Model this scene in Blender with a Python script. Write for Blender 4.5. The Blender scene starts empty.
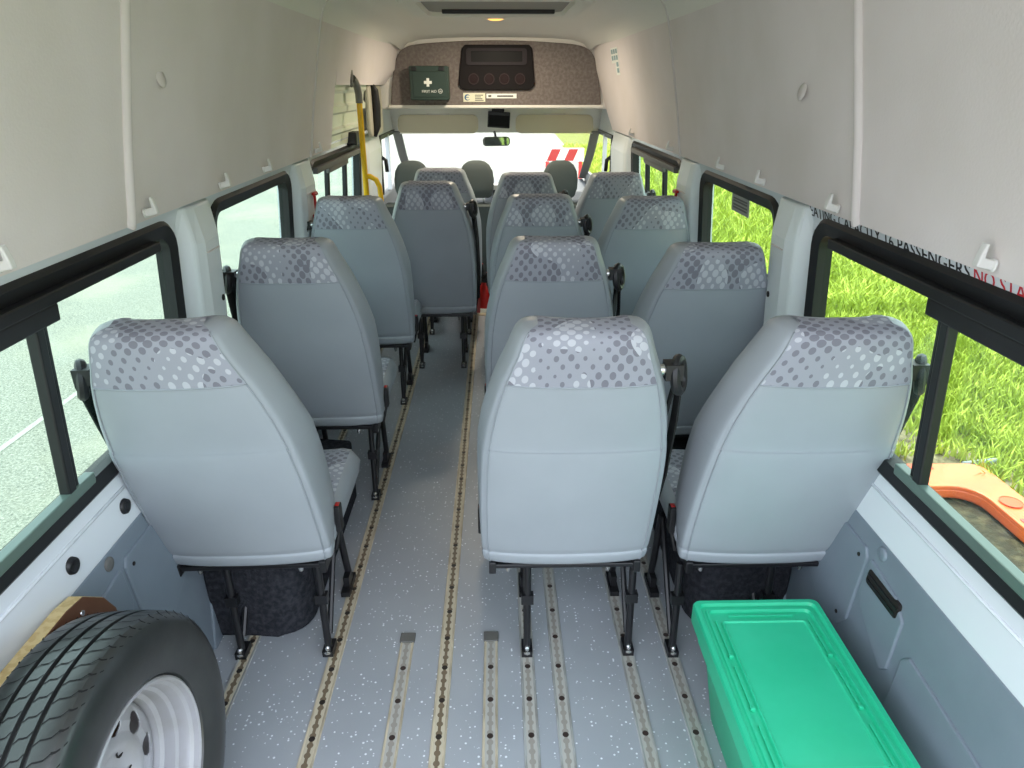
import bpy, math, random
from mathutils import Vector, Matrix
random.seed(7)
SC = bpy.context.scene
COL = SC.collection
PI = math.pi

# ------------------------------------------------------------------ mesh helpers
# Van body scaled up about the camera; the offset holds the camera height.
U, CAM_DZ = 1.075, -.12
CAM_SCALE_ON = [False]
def cam_scaled(p):
    return Vector((p[0] * U, p[1] * U, p[2] * U + CAM_DZ))
def cam_unscaled_z(z):
    return (z - CAM_DZ) / U            # metres above the floor -> height before the scaling about the camera
class MB:
    def __init__(s):
        s.v = []; s.f = []
    def add(s, vs, fs):
        b = len(s.v)
        s.v += [tuple(p) for p in vs]
        s.f += [tuple(b + i for i in f) for f in fs]
        return s
    def box(s, x0, x1, y0, y1, z0, z1, M=None):
        vs = [(x, y, z) for x in (x0, x1) for y in (y0, y1) for z in (z0, z1)]
        if M is not None:
            vs = [M @ Vector(p) for p in vs]
        return s.add(vs, [(0, 1, 3, 2), (4, 6, 7, 5), (0, 4, 5, 1), (2, 3, 7, 6), (0, 2, 6, 4), (1, 5, 7, 3)])
    def rings(s, rings, closed=True, cap=True, loop=False):
        n = len(rings[0]); b = len(s.v)
        for r in rings:
            s.v += [tuple(p) for p in r]
        m = len(rings)
        for i in range(m if loop else m - 1):
            j = (i + 1) % m
            for k in range(n if closed else n - 1):
                l = (k + 1) % n
                s.f.append((b + i * n + k, b + i * n + l, b + j * n + l, b + j * n + k))
        if cap and closed and not loop:
            s.f.append(tuple(b + k for k in range(n))[::-1])
            s.f.append(tuple(b + (m - 1) * n + k for k in range(n)))
        return s
    def tube(s, pts, r, n=8, loop=False):
        P = [Vector(p) for p in pts]; rs = []
        m = len(P); prev = None
        for i in range(m):
            if loop:
                t = (P[(i + 1) % m] - P[i - 1]).normalized()
            else:
                t = (P[min(i + 1, m - 1)] - P[max(i - 1, 0)]).normalized()
            if prev is None:
                a = Vector((0, 0, 1)) if abs(t.z) < .9 else Vector((1, 0, 0))
                u = t.cross(a).normalized()
            else:
                u = (prev - t * prev.dot(t)).normalized()
            prev = u; w = t.cross(u)
            rr = r[i] if isinstance(r, (list, tuple)) else r
            rs.append([P[i] + u * (rr * math.cos(2 * PI * k / n)) + w * (rr * math.sin(2 * PI * k / n)) for k in range(n)])
        return s.rings(rs, True, not loop, loop)
    def ribbon(s, pts, w, th, side):
        """flat strap along pts; side = width direction"""
        side = Vector(side).normalized(); rs = []
        P = [Vector(p) for p in pts]
        for i, p in enumerate(P):
            t = (P[min(i + 1, len(P) - 1)] - P[max(i - 1, 0)]).normalized()
            n = t.cross(side).normalized()
            rs.append([p + side * w / 2 + n * th / 2, p - side * w / 2 + n * th / 2, p - side * w / 2 - n * th / 2, p + side * w / 2 - n * th / 2])
        return s.rings(rs)
    def prism(s, poly, fn):
        """poly list of 2D; fn(a,b,k) -> 3D for k=0,1"""
        n = len(poly)
        vs = [fn(a, b, 0) for a, b in poly] + [fn(a, b, 1) for a, b in poly]
        fs = [tuple(range(n))[::-1], tuple(range(n, 2 * n))]
        fs += [(k, (k + 1) % n, n + (k + 1) % n, n + k) for k in range(n)]
        return s.add(vs, fs)
    def lathe(s, prof, n, M):
        """prof list of (r, h) around local z"""
        rs = [[M @ Vector((r * math.cos(2 * PI * k / n), r * math.sin(2 * PI * k / n), h)) for k in range(n)] for r, h in prof]
        return s.rings(rs, True, False)
    def build(s, name, mat, parent=None, smooth=False, bevel=0, seg=2, auto=None):
        me = bpy.data.meshes.new(name)
        if CAM_SCALE_ON[0]:
            q = parent; off = False
            while q is not None:
                off = off or q.get('placed', False); q = q.parent
            s.v = [(x * U, y * U, z * U) if off else (x * U, y * U, z * U + CAM_DZ) for x, y, z in s.v]
        me.from_pydata(s.v, [], s.f)
        me.validate(); me.update()
        import bmesh
        bm = bmesh.new(); bm.from_mesh(me)
        bmesh.ops.recalc_face_normals(bm, faces=bm.faces[:])
        bm.to_mesh(me); bm.free()
        me.materials.append(mat)
        if smooth:
            me.polygons.foreach_set('use_smooth', [True] * len(me.polygons))
            if auto is not None:
                me.set_sharp_from_angle(angle=math.radians(auto))
        o = bpy.data.objects.new(name, me); COL.objects.link(o)
        if parent: o.parent = parent
        if bevel:
            b = o.modifiers.new('bevel', 'BEVEL'); b.width = bevel; b.segments = seg; b.limit_method = 'ANGLE'; b.angle_limit = math.radians(35)
        return o

def tag(o, label=None, cat=None, group=None, kind=None):
    if label: o['label'] = label
    if cat: o['category'] = cat
    if group: o['group'] = group
    if kind: o['kind'] = kind
    return o
def thing(name, label, cat, loc=(0, 0, 0), group=None, kind=None):
    o = bpy.data.objects.new(name, None); COL.objects.link(o); o.location = loc
    if CAM_SCALE_ON[0] and tuple(loc) != (0, 0, 0):
        o.location = cam_scaled(loc); o['placed'] = True
    o.empty_display_size = .05
    return tag(o, label, cat, group, kind)
def struct(o, label, cat):
    return tag(o, label, cat, None, 'structure')
def copy_tree(src, loc=None):
    c = src.copy(); COL.objects.link(c)
    if loc is not None: c.location = loc
    for ch in list(src.children):
        d = ch.copy(); COL.objects.link(d); d.parent = c
        for g in list(ch.children):
            e = g.copy(); COL.objects.link(e); e.parent = d
    return c
def rrect(a0, a1, b0, b1, r, n=5):
    pts = []
    for ca, cb, s0 in ((a1 - r, b1 - r, 0), (a0 + r, b1 - r, 90), (a0 + r, b0 + r, 180), (a1 - r, b0 + r, 270)):
        for k in range(n + 1):
            t = math.radians(s0 + 90 * k / n)
            pts.append((ca + r * math.cos(t), cb + r * math.sin(t)))
    return pts
def catmull(P, sub, closed=True):
    n = len(P); out = []
    for i in range(n if closed else n - 1):
        p0, p1, p2, p3 = (P[(i - 1) % n], P[i], P[(i + 1) % n], P[(i + 2) % n]) if closed else (P[max(i - 1, 0)], P[i], P[i + 1], P[min(i + 2, n - 1)])
        for k in range(sub):
            t = k / sub
            out.append(tuple(.5 * (2 * b + (c - a) * t + (2 * a - 5 * b + 4 * c - d) * t * t + (-a + 3 * b - 3 * c + d) * t ** 3) for a, b, c, d in zip(p0, p1, p2, p3)))
    if not closed: out.append(tuple(P[-1]))
    return out
def text_mesh(name, body, size, mat, parent, M, extrude=.0006, align='LEFT'):
    cu = bpy.data.curves.new(name + '_font', 'FONT'); cu.body = body; cu.size = size; cu.extrude = extrude; cu.align_x = align; cu.resolution_u = 3
    t = bpy.data.objects.new(name + '_font', cu); COL.objects.link(t)
    bpy.context.view_layer.update()
    me = bpy.data.meshes.new_from_object(t.evaluated_get(bpy.context.evaluated_depsgraph_get()))
    bpy.data.objects.remove(t); bpy.data.curves.remove(cu)
    me.transform(M)
    if CAM_SCALE_ON[0]:
        me.transform(Matrix.Scale(U, 4))
    me.materials.clear(); me.materials.append(mat)
    o = bpy.data.objects.new(name, me); COL.objects.link(o)
    if parent: o.parent = parent
    return o

# ------------------------------------------------------------------ materials
def lin(c):
    return tuple((x / 12.92 if x <= .04045 else ((x + .055) / 1.055) ** 2.4) for x in [k / 255 for k in c]) + (1,)
def mat(name, rgb, rough=.5, metal=0, bump=None, var=None, spec=.5):
    """bump=(scale,strength,dist) ; var=(scale, rgb2, lo, hi)"""
    m = bpy.data.materials.new(name); m.use_nodes = True
    nt = m.node_tree; b = nt.nodes['Principled BSDF']
    b.inputs['Base Color'].default_value = lin(rgb); b.inputs['Roughness'].default_value = rough; b.inputs['Metallic'].default_value = metal
    b.inputs['Specular IOR Level'].default_value = spec
    tc = nt.nodes.new('ShaderNodeTexCoord')
    if var:
        n = nt.nodes.new('ShaderNodeTexNoise'); n.inputs['Scale'].default_value = var[0]; n.inputs['Detail'].default_value = 5
        nt.links.new(tc.outputs['Object'], n.inputs['Vector'])
        r = nt.nodes.new('ShaderNodeValToRGB'); r.color_ramp.elements[0].position = var[2]; r.color_ramp.elements[1].position = var[3]
        r.color_ramp.elements[0].color = lin(rgb); r.color_ramp.elements[1].color = lin(var[1])
        nt.links.new(n.outputs['Fac'], r.inputs['Fac']); nt.links.new(r.outputs['Color'], b.inputs['Base Color'])
    if bump:
        n = nt.nodes.new('ShaderNodeTexNoise'); n.inputs['Scale'].default_value = bump[0]; n.inputs['Detail'].default_value = 3
        nt.links.new(tc.outputs['Object'], n.inputs['Vector'])
        bp = nt.nodes.new('ShaderNodeBump'); bp.inputs['Strength'].default_value = bump[1]; bp.inputs['Distance'].default_value = bump[2]
        nt.links.new(n.outputs['Fac'], bp.inputs['Height']); nt.links.new(bp.outputs['Normal'], b.inputs['Normal'])
    return m
def math_node(nt, op, a, b=None, c=None):
    n = nt.nodes.new('ShaderNodeMath'); n.operation = op
    for i, v in enumerate((a, b, c)):
        if v is None: continue
        if isinstance(v, (int, float)): n.inputs[i].default_value = v
        else: nt.links.new(v, n.inputs[i])
    return n.outputs[0]
def mix_rgb(nt, fac, a, b):
    n = nt.nodes.new('ShaderNodeMix'); n.data_type = 'RGBA'
    nt.links.new(fac, n.inputs['Factor'])
    for sock, v in ((n.inputs[6], a), (n.inputs[7], b)):
        if isinstance(v, tuple): sock.default_value = v
        else: nt.links.new(v, sock)
    return n.outputs[2]
def dot_fabric(name):
    """grey woven seat fabric printed with rows of dark and pale dots of changing size"""
    m = bpy.data.materials.new(name); m.use_nodes = True
    nt = m.node_tree; b = nt.nodes['Principled BSDF']; b.inputs['Roughness'].default_value = .9; b.inputs['Specular IOR Level'].default_value = .2
    tc = nt.nodes.new('ShaderNodeTexCoord'); sp = nt.nodes.new('ShaderNodeSeparateXYZ'); nt.links.new(tc.outputs['Object'], sp.inputs[0])
    oi = nt.nodes.new('ShaderNodeObjectInfo')
    u = sp.outputs['X']; w = math_node(nt, 'ADD', sp.outputs['Z'], sp.outputs['Y'])
    off = math_node(nt, 'MULTIPLY', oi.outputs['Random'], 60.0)
    a = math_node(nt, 'ADD', math_node(nt, 'MULTIPLY', math_node(nt, 'ADD', u, w), 32.0), off)
    c = math_node(nt, 'ADD', math_node(nt, 'MULTIPLY', math_node(nt, 'SUBTRACT', u, w), 32.0), off)
    cb = nt.nodes.new('ShaderNodeCombineXYZ'); nt.links.new(a, cb.inputs[0]); nt.links.new(c, cb.inputs[1])
    vo = nt.nodes.new('ShaderNodeTexVoronoi'); vo.voronoi_dimensions = '2D'; vo.inputs['Scale'].default_value = 1; vo.inputs['Randomness'].default_value = .08
    nt.links.new(cb.outputs[0], vo.inputs['Vector'])
    n1 = nt.nodes.new('ShaderNodeTexNoise'); n1.inputs['Scale'].default_value = .27; n1.inputs['Detail'].default_value = 0; nt.links.new(cb.outputs[0], n1.inputs['Vector'])
    rad = math_node(nt, 'MULTIPLY_ADD', n1.outputs['Fac'], .70, -.03)
    inside = math_node(nt, 'LESS_THAN', vo.outputs['Distance'], rad)
    n2 = nt.nodes.new('ShaderNodeTexNoise'); n2.inputs['Scale'].default_value = .2; n2.inputs['Detail'].default_value = 0
    mp = nt.nodes.new('ShaderNodeMapping'); mp.inputs['Location'].default_value = (5.3, 2.2, 0); nt.links.new(cb.outputs[0], mp.inputs[0]); nt.links.new(mp.outputs[0], n2.inputs['Vector'])
    dark = math_node(nt, 'GREATER_THAN', n2.outputs['Fac'], .47)
    dotc = mix_rgb(nt, dark, lin((184, 186, 194)), lin((122, 122, 132)))
    base = mix_rgb(nt, inside, lin((154, 156, 166)), dotc)
    nt.links.new(base, b.inputs['Base Color'])
    wv = nt.nodes.new('ShaderNodeTexNoise'); wv.inputs['Scale'].default_value = 420; nt.links.new(tc.outputs['Object'], wv.inputs['Vector'])
    bp = nt.nodes.new('ShaderNodeBump'); bp.inputs['Strength'].default_value = .35; bp.inputs['Distance'].default_value = .001
    nt.links.new(wv.outputs['Fac'], bp.inputs['Height']); nt.links.new(bp.outputs['Normal'], b.inputs['Normal'])
    return m
def speck_floor(name):
    m = bpy.data.materials.new(name); m.use_nodes = True
    nt = m.node_tree; b = nt.nodes['Principled BSDF']; b.inputs['Roughness'].default_value = .38
    tc = nt.nodes.new('ShaderNodeTexCoord')
    vo = nt.nodes.new('ShaderNodeTexVoronoi'); vo.inputs['Scale'].default_value = 85; nt.links.new(tc.outputs['Object'], vo.inputs['Vector'])
    sp = nt.nodes.new('ShaderNodeSeparateColor'); nt.links.new(vo.outputs['Color'], sp.inputs[0])
    th = math_node(nt, 'MULTIPLY', math_node(nt, 'MAXIMUM', math_node(nt, 'SUBTRACT', sp.outputs[0], .32), 0.0), .42)
    sk = math_node(nt, 'LESS_THAN', vo.outputs['Distance'], th)
    no = nt.nodes.new('ShaderNodeTexNoise'); no.inputs['Scale'].default_value = 3; no.inputs['Detail'].default_value = 6; nt.links.new(tc.outputs['Object'], no.inputs['Vector'])
    ba = mix_rgb(nt, no.outputs['Fac'], lin((152, 157, 165)), lin((180, 184, 190)))
    nt.links.new(mix_rgb(nt, sk, ba, lin((236, 240, 244))), b.inputs['Base Color'])
    n2 = nt.nodes.new('ShaderNodeTexNoise'); n2.inputs['Scale'].default_value = 180; nt.links.new(tc.outputs['Object'], n2.inputs['Vector'])
    bp = nt.nodes.new('ShaderNodeBump'); bp.inputs['Strength'].default_value = .15; bp.inputs['Distance'].default_value = .001
    nt.links.new(n2.outputs['Fac'], bp.inputs['Height']); nt.links.new(bp.outputs['Normal'], b.inputs['Normal'])
    return m
def glass(name, rgb, refl=.06):
    m = bpy.data.materials.new(name); m.use_nodes = True
    nt = m.node_tree; nt.nodes.remove(nt.nodes['Principled BSDF'])
    t = nt.nodes.new('ShaderNodeBsdfTransparent'); t.inputs[0].default_value = rgb + (1,)
    g = nt.nodes.new('ShaderNodeBsdfGlossy'); g.inputs['Roughness'].default_value = .02
    mx = nt.nodes.new('ShaderNodeMixShader'); mx.inputs[0].default_value = refl
    nt.links.new(t.outputs[0], mx.inputs[1]); nt.links.new(g.outputs[0], mx.inputs[2])
    nt.links.new(mx.outputs[0], nt.nodes['Material Output'].inputs[0])
    return m
def ground_mat(name, c1, c2, scale, c3=None, scale2=8, rough=.9, spk=None):
    m = bpy.data.materials.new(name); m.use_nodes = True
    nt = m.node_tree; b = nt.nodes['Principled BSDF']; b.inputs['Roughness'].default_value = rough; b.inputs['Specular IOR Level'].default_value = .15
    tc = nt.nodes.new('ShaderNodeTexCoord')
    n = nt.nodes.new('ShaderNodeTexNoise'); n.inputs['Scale'].default_value = scale; n.inputs['Detail'].default_value = 6; n.inputs['Roughness'].default_value = .7
    nt.links.new(tc.outputs['Object'], n.inputs['Vector'])
    r = nt.nodes.new('ShaderNodeValToRGB'); r.color_ramp.elements[0].position = .35; r.color_ramp.elements[1].position = .65
    r.color_ramp.elements[0].color = lin(c1); r.color_ramp.elements[1].color = lin(c2)
    nt.links.new(n.outputs['Fac'], r.inputs[0]); out = r.outputs[0]
    if c3:
        n2 = nt.nodes.new('ShaderNodeTexNoise'); n2.inputs['Scale'].default_value = scale2; n2.inputs['Detail'].default_value = 4; nt.links.new(tc.outputs['Object'], n2.inputs['Vector'])
        r2 = nt.nodes.new('ShaderNodeValToRGB'); r2.color_ramp.elements[0].position = .5; r2.color_ramp.elements[1].position = .68
        nt.links.new(n2.outputs['Fac'], r2.inputs[0]); out = mix_rgb(nt, r2.outputs[0], out, lin(c3))
    nt.links.new(out, b.inputs['Base Color'])
    bp = nt.nodes.new('ShaderNodeBump'); bp.inputs['Strength'].default_value = .5; bp.inputs['Distance'].default_value = .02
    nt.links.new(n.outputs['Fac'], bp.inputs['Height']); nt.links.new(bp.outputs['Normal'], b.inputs['Normal'])
    return m

VINYL = mat('seat vinyl', (160, 166, 173), .42, 0, (7, .12, .01), (4, (153, 159, 166), .35, .7))
PIPING = mat('seat seam', (148, 154, 161), .5)
FABRIC = dot_fabric('dotted seat fabric')
BLACK = mat('black painted steel', (26, 26, 29), .35)
BPLAST = mat('black plastic', (24, 24, 27), .45)
RUBBER = mat('black window rubber', (20, 21, 23), .5)
STRAP = mat('black webbing', (18, 18, 20), .8, 0, (300, .3, .001))
CHROME = mat('bright zinc', (205, 205, 205), .25, .9)
RED = mat('red plastic', (180, 30, 26), .4)
FLOOR = speck_floor('speckled vinyl floor')
ALU = mat('worn aluminium', (184, 186, 184), .42, .15, (60, .2, .002), (9, (150, 146, 140), .4, .7))
ALUW = mat('warm worn aluminium', (216, 204, 180), .45, .15, (60, .2, .002), (9, (176, 162, 140), .4, .7))
def slot_mat(name, metal, dark, fill):
    m = bpy.data.materials.new(name); m.use_nodes = True
    nt = m.node_tree; b = nt.nodes['Principled BSDF']; b.inputs['Roughness'].default_value = .5
    tc = nt.nodes.new('ShaderNodeTexCoord'); sp = nt.nodes.new('ShaderNodeSeparateXYZ'); nt.links.new(tc.outputs['Object'], sp.inputs[0])
    def cell(p, ph):        # distance to the nearest of a row of circle centres spaced p
        f = math_node(nt, 'FRACT', math_node(nt, 'DIVIDE', math_node(nt, 'ADD', sp.outputs['Y'], ph), p))
        dy = math_node(nt, 'MULTIPLY', math_node(nt, 'SUBTRACT', f, .5), p)
        return math_node(nt, 'SQRT', math_node(nt, 'ADD', math_node(nt, 'POWER', dy, 2.0), math_node(nt, 'POWER', math_node(nt, 'ABSOLUTE', sp.outputs['X']), 2.0)))
    sc = math_node(nt, 'LESS_THAN', cell(.03015, 0), .0088)
    ch = math_node(nt, 'LESS_THAN', math_node(nt, 'ABSOLUTE', sp.outputs['X']), .0042)
    slot = math_node(nt, 'MAXIMUM', sc, ch)
    ho = math_node(nt, 'LESS_THAN', cell(.1206, .0555), .0085)
    c = mix_rgb(nt, slot, lin(metal), lin(fill)); c = mix_rgb(nt, ho, c, lin(dark))
    nt.links.new(c, b.inputs['Base Color'])
    return m
SLOTM = slot_mat('track slot', (186, 184, 178), (52, 38, 34), (158, 152, 144))
SLOTD = slot_mat('dark track slot', (204, 194, 172), (36, 28, 24), (120, 104, 84))
HOLE = mat('dark hole', (30, 24, 22), .7)
LINER = mat('grey headliner cloth', (232, 223, 222), .85, 0, (160, .25, .002), (2.2, (221, 212, 208), .35, .7), .2)
BEAD = mat('headliner seam bead', (212, 204, 201), .7)
CEIL = mat('pale headliner plastic', (232, 229, 222), .6, 0, None, None, .3)
PAINT = mat('white body paint', (228, 233, 238), .22, 0, None, (1.5, (220, 226, 232), .4, .7))
PILLAR = mat('pale pillar trim', (222, 228, 228), .4)
PANEL = mat('grey side panel plastic', (128, 139, 150), .5, 0, (220, .2, .001), (5, (120, 131, 142), .4, .7))
CARPET = mat('dark wheel arch carpet', (44, 45, 50), .98, 0, (150, .9, .006), (60, (66, 67, 73), .4, .75), .05)
SHELF = mat('grey carpeted shelf face', (112, 104, 101), .98, 0, (140, .7, .004), (50, (132, 125, 121), .4, .7), .05)
HOOK = mat('white hook plastic', (214, 212, 208), .4)
GREEN = mat('green crate plastic', (34, 190, 142), .38, 0, (30, .08, .004), (6, (48, 198, 152), .4, .7))
TYRE = mat('tyre rubber', (40, 42, 42), .30, 0, (40, .10, .002), (14, (50, 52, 52), .45, .7), .8)
GROOVE = mat('tyre groove', (12, 12, 14), .8)
RIM = mat('silver wheel steel', (178, 178, 184), .38, .3, None, (9, (164, 162, 162), .4, .7))
RUST = mat('rusty steel', (96, 60, 40), .8, .2)
PLY = mat('plywood edge', (226, 202, 148), .7, 0, None, (60, (212, 184, 128), .45, .55))
PLYF = mat('brown board face', (112, 72, 48), .5, 0, None, (7, (94, 58, 40), .4, .7))
YELLOW = mat('yellow grab rail', (236, 186, 20), .3)
GREYPL = mat('grey plastic fitting', (120, 118, 112), .4)
CABSEAT = mat('cab seat cloth', (84, 92, 92), .85, 0, (200, .3, .002))
VISOR = mat('beige visor vinyl', (226, 214, 188), .6)
DASH = mat('dark dashboard', (84, 86, 88), .6)
APIL = mat('grey pillar cover', (104, 103, 100), .6)
FAID = mat('dark green box plastic', (40, 58, 50), .4)
WHITE = mat('white print', (236, 238, 232), .6)
BLUEP = mat('blue print', (60, 110, 150), .6)
NOTICE = mat('grey notice film', (150, 152, 146), .6)
NOTED = mat('dark notice print', (84, 86, 84), .6)
REDP = mat('red lettering', (200, 34, 50), .5)
BLKP = mat('black lettering', (24, 24, 26), .5)
GLASS = glass('green tinted glass', (.80, .90, .85))
WSCR = glass('clear windscreen glass', (.95, .97, .955), .04)
DGLASS = mat('dark display glass', (12, 12, 14), .5, 0, None, None, .15)
MIRROR = mat('mirror glass', (225, 230, 225), .04, 1)
AMBER = bpy.data.materials.new('amber lamp'); AMBER.use_nodes = True
_b = AMBER.node_tree.nodes['Principled BSDF']; _b.inputs['Base Color'].default_value = lin((250, 180, 90)); _b.inputs['Emission Color'].default_value = (1, .5, .12, 1); _b.inputs['Emission Strength'].default_value = .8
ORANGE = mat('orange barrier plastic', (240, 118, 62), .4, 0, None, (4, (232, 104, 52), .4, .7))
ORED = mat('red reflective panel', (216, 50, 48), .4, 0, None, (8, (226, 90, 84), .5, .7))
GREYBAR = mat('grey pipe', (150, 156, 160), .5)
ASPH = ground_mat('pale asphalt', (88, 92, 86), (154, 155, 146), 60, (140, 140, 128), .8)
EARTH = ground_mat('bare dry earth', (84, 74, 56), (160, 148, 120), 9, (62, 54, 40), 3)
TURF = ground_mat('turf ground', (78, 88, 34), (122, 128, 52), 12, (104, 114, 42), 1.2)
LINE = mat('faded road paint', (146, 149, 142), .9)
BLADE = ground_mat('grass blade', (148, 166, 58), (206, 214, 100), 2.2, (178, 192, 82), 7)
LEAF = ground_mat('hedge leaf', (80, 108, 44), (126, 154, 70), 3)

# ------------------------------------------------------------------ setting: van shell
Y0, YF = .38, 5.2
def XW(z):                                   # wall skin half width at height z
    if z >= .79: return .886 - (z - .79) * .066
    if z >= .65: return .872 + (z - .65) * .1
    return .872
# floor
b = MB(); b.box(-.95, .95, Y0, 5.1, -.06, 0)
struct(b.build('floor', FLOOR), 'grey speckled vinyl van floor', 'floor')
b = MB(); b.box(-.95, .95, 5.1, 7.5, -.3, -.22)
struct(b.build('trim_9', DASH), 'dark cab floor one step below the passenger floor', 'floor')
CAM_SCALE_ON[0] = True
WIN = [(Y0 + .0, 1.87), (2.12, 2.99), (3.31, 4.60)]
ZB, ZT = .775, 1.285
def wall(side):
    ys = [Y0]; 
    for a, c in WIN: ys += [a + .012, c - .012]
    ys = [Y0, .55, 1.86, 2.13, 2.98, 3.32, 4.59, 5.25]
    cells = [(.55, 1.86), (2.13, 2.98), (3.32, 4.59)]
    zs = [.10, .65, ZB + .012, .95, 1.12, ZT - .012, 1.36, 1.6, 1.84, 1.95, 2.03]
    def SK(z): return XW(z) if z < 1.4 else {1.6: .835, 1.84: .775, 1.95: .70, 2.03: .45}[z]
    m = MB()
    for i in range(len(ys) - 1):
        for j in range(len(zs) - 1):
            if (ys[i], ys[i + 1]) in cells and zs[j] > .7 and zs[j + 1] < 1.3: continue
            q = [(side * SK(z), y, z) for y, z in ((ys[i], zs[j]), (ys[i + 1], zs[j]), (ys[i + 1], zs[j + 1]), (ys[i], zs[j + 1]))]
            q2 = [(x + side * .045, y, z) for x, y, z in q]
            m.add(q + q2, [(0, 1, 2, 3), (4, 7, 6, 5), (0, 4, 5, 1), (1, 5, 6, 2), (2, 6, 7, 3), (3, 7, 4, 0)])
    return m
WALL = {}
for s, n in ((-1, 'left'), (1, 'right')):
    WALL[s] = struct(wall(s).build('wall_' + n, PAINT), 'white painted body side on the %s with three window openings' % n, 'wall')
# ceiling / upper side headliner (loft along y); profile = half section from lower edge to roof centre
PROF = [(.812, 1.312), (.806, 1.335), (.780, 1.50), (.742, 1.695), (.712, 1.842), (.690, 1.90), (.645, 1.94), (.56, 1.962), (.40, 1.972), (.2, 1.977), (0, 1.978)]
def sect(y, k0, k1):
    t = max(0, min(1, (y - 4.55) / .65)); t = t * t * (3 - 2 * t)
    out = []
    for x, z in PROF[k0:k1 + 1]:
        f = max(0, (z - 1.33) / .3); f = min(1, f)
        out.append((x * (1 - .085 * t * f), y, z - (.085 * t if z > 1.85 else 0)))
    return out
def shell(ring_fn, ys, th):
    inner = [ring_fn(y) for y in ys]; m = MB()
    n = len(inner[0])
    vs = []; fs = []
    outer = []
    for r in inner:
        o = []
        for k, (x, y, z) in enumerate(r):
            nx = x / .8; nz = max(0, (z - 1.3)) / .65
            o.append((x + th * nx, y, z + th * nz))
        outer.append(o)
    loops = [a + c[::-1] for a, c in zip(inner, outer)]
    m.rings(loops, True, True)
    return m
ysC = [Y0, 1, 2, 3, 4, 4.5, 4.7, 4.85, 5.0, 5.1, 5.2]
def ceil_ring(y):
    h = sect(y, 4, 10)
    return h + [(-x, yy, z) for x, yy, z in h[:-1][::-1]]
struct(shell(ceil_ring, ysC, .05).build('ceiling', CEIL, smooth=True, auto=50), 'pale curved headliner ceiling of the van', 'ceiling')
def side_panel(side, y0, y1, k0=0, zcut=None):
    ys = [y for y in ysC if y0 < y < y1]; ys = [y0] + ys + [y1]
    def fn(y):
        r = sect(y, 0, 4)
        if zcut: r = [(.758, y, 1.60)] + r[3:]
        return [(side * (x), yy, z) for x, yy, z in r]
    m = MB(); loops = []
    for y in ys:
        a = fn(y); c = [(x + side * .03, yy, z) for x, yy, z in a]
        loops.append(a + c[::-1])
    return m.rings(loops, True, True)
YB1, YB2 = 1.575, 3.21
for s, n in ((-1, 'left'), (1, 'right')):
    o = struct(side_panel(s, Y0, YB1 - .008).build('trim_%d' % (1 if s < 0 else 4), LINER, smooth=True, auto=40), 'rearmost grey cloth panel above the rear %s window' % n, 'wall panel')
    o2 = struct(side_panel(s, YB1 + .008, YB2 - .005).build('trim_%d' % (2 if s < 0 else 5), LINER, smooth=True, auto=40), 'middle grey cloth panel above the middle %s window' % n, 'wall panel')
    if s < 0:
        o3 = struct(side_panel(s, YB2 + .005, 3.62).build('trim_3', LINER, smooth=True, auto=40), 'narrow cloth panel before the bare metal above the front left window', 'wall panel')
        o4 = struct(side_panel(s, 3.62, 5.2, zcut=1).build('trim_7', LINER, smooth=True, auto=40), 'upper cloth panel over the yellow grab pole', 'wall panel')
    else:
        o3 = struct(side_panel(s, YB2 + .005, 5.2).build('trim_6', LINER, smooth=True, auto=40), 'front cloth panel above the front right window with small stickers', 'wall panel')
    # seam beads follow the headliner section
    for yb, r, par in ((YB1, .012, o), (YB2, .006, o2)):
        m = MB(); pts = [(s * (x - .002), yb, z) for x, z in catmull(PROF[0:9], 4, False)]
        m.tube(pts, r, 8); m.build('seam_bead', BEAD, par, smooth=True)
# white strip between headliner and windows
for s, n in ((-1, 'left'), (1, 'right')):
    m = MB(); m.prism([(.836, 1.332), (.8545, 1.262), (.875, 1.28), (.86, 1.335)], lambda a, c, k: (s * a, (Y0, 5.2)[k], c))
    struct(m.build('trim_%d' % (10 if s < 0 else 11), PAINT), 'narrow white painted strip over the %s windows' % n, 'trim')
# small dimples / plugs in the headliner
for (s, y, z, par) in ((-1, 1.74, 1.615, 2), (1, 1.86, 1.585, 5)):
    x = None
    m = MB(); M = Matrix.Translation((s * .757, y, z)) @ Matrix.Rotation(s * -PI / 2 * .87, 4, 'Y')
    m.lathe([(0, .004), (.018, .004), (.022, 0)], 16, M)
    m.build('plug', BEAD, bpy.data.objects['trim_%d' % par], smooth=True)

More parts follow.
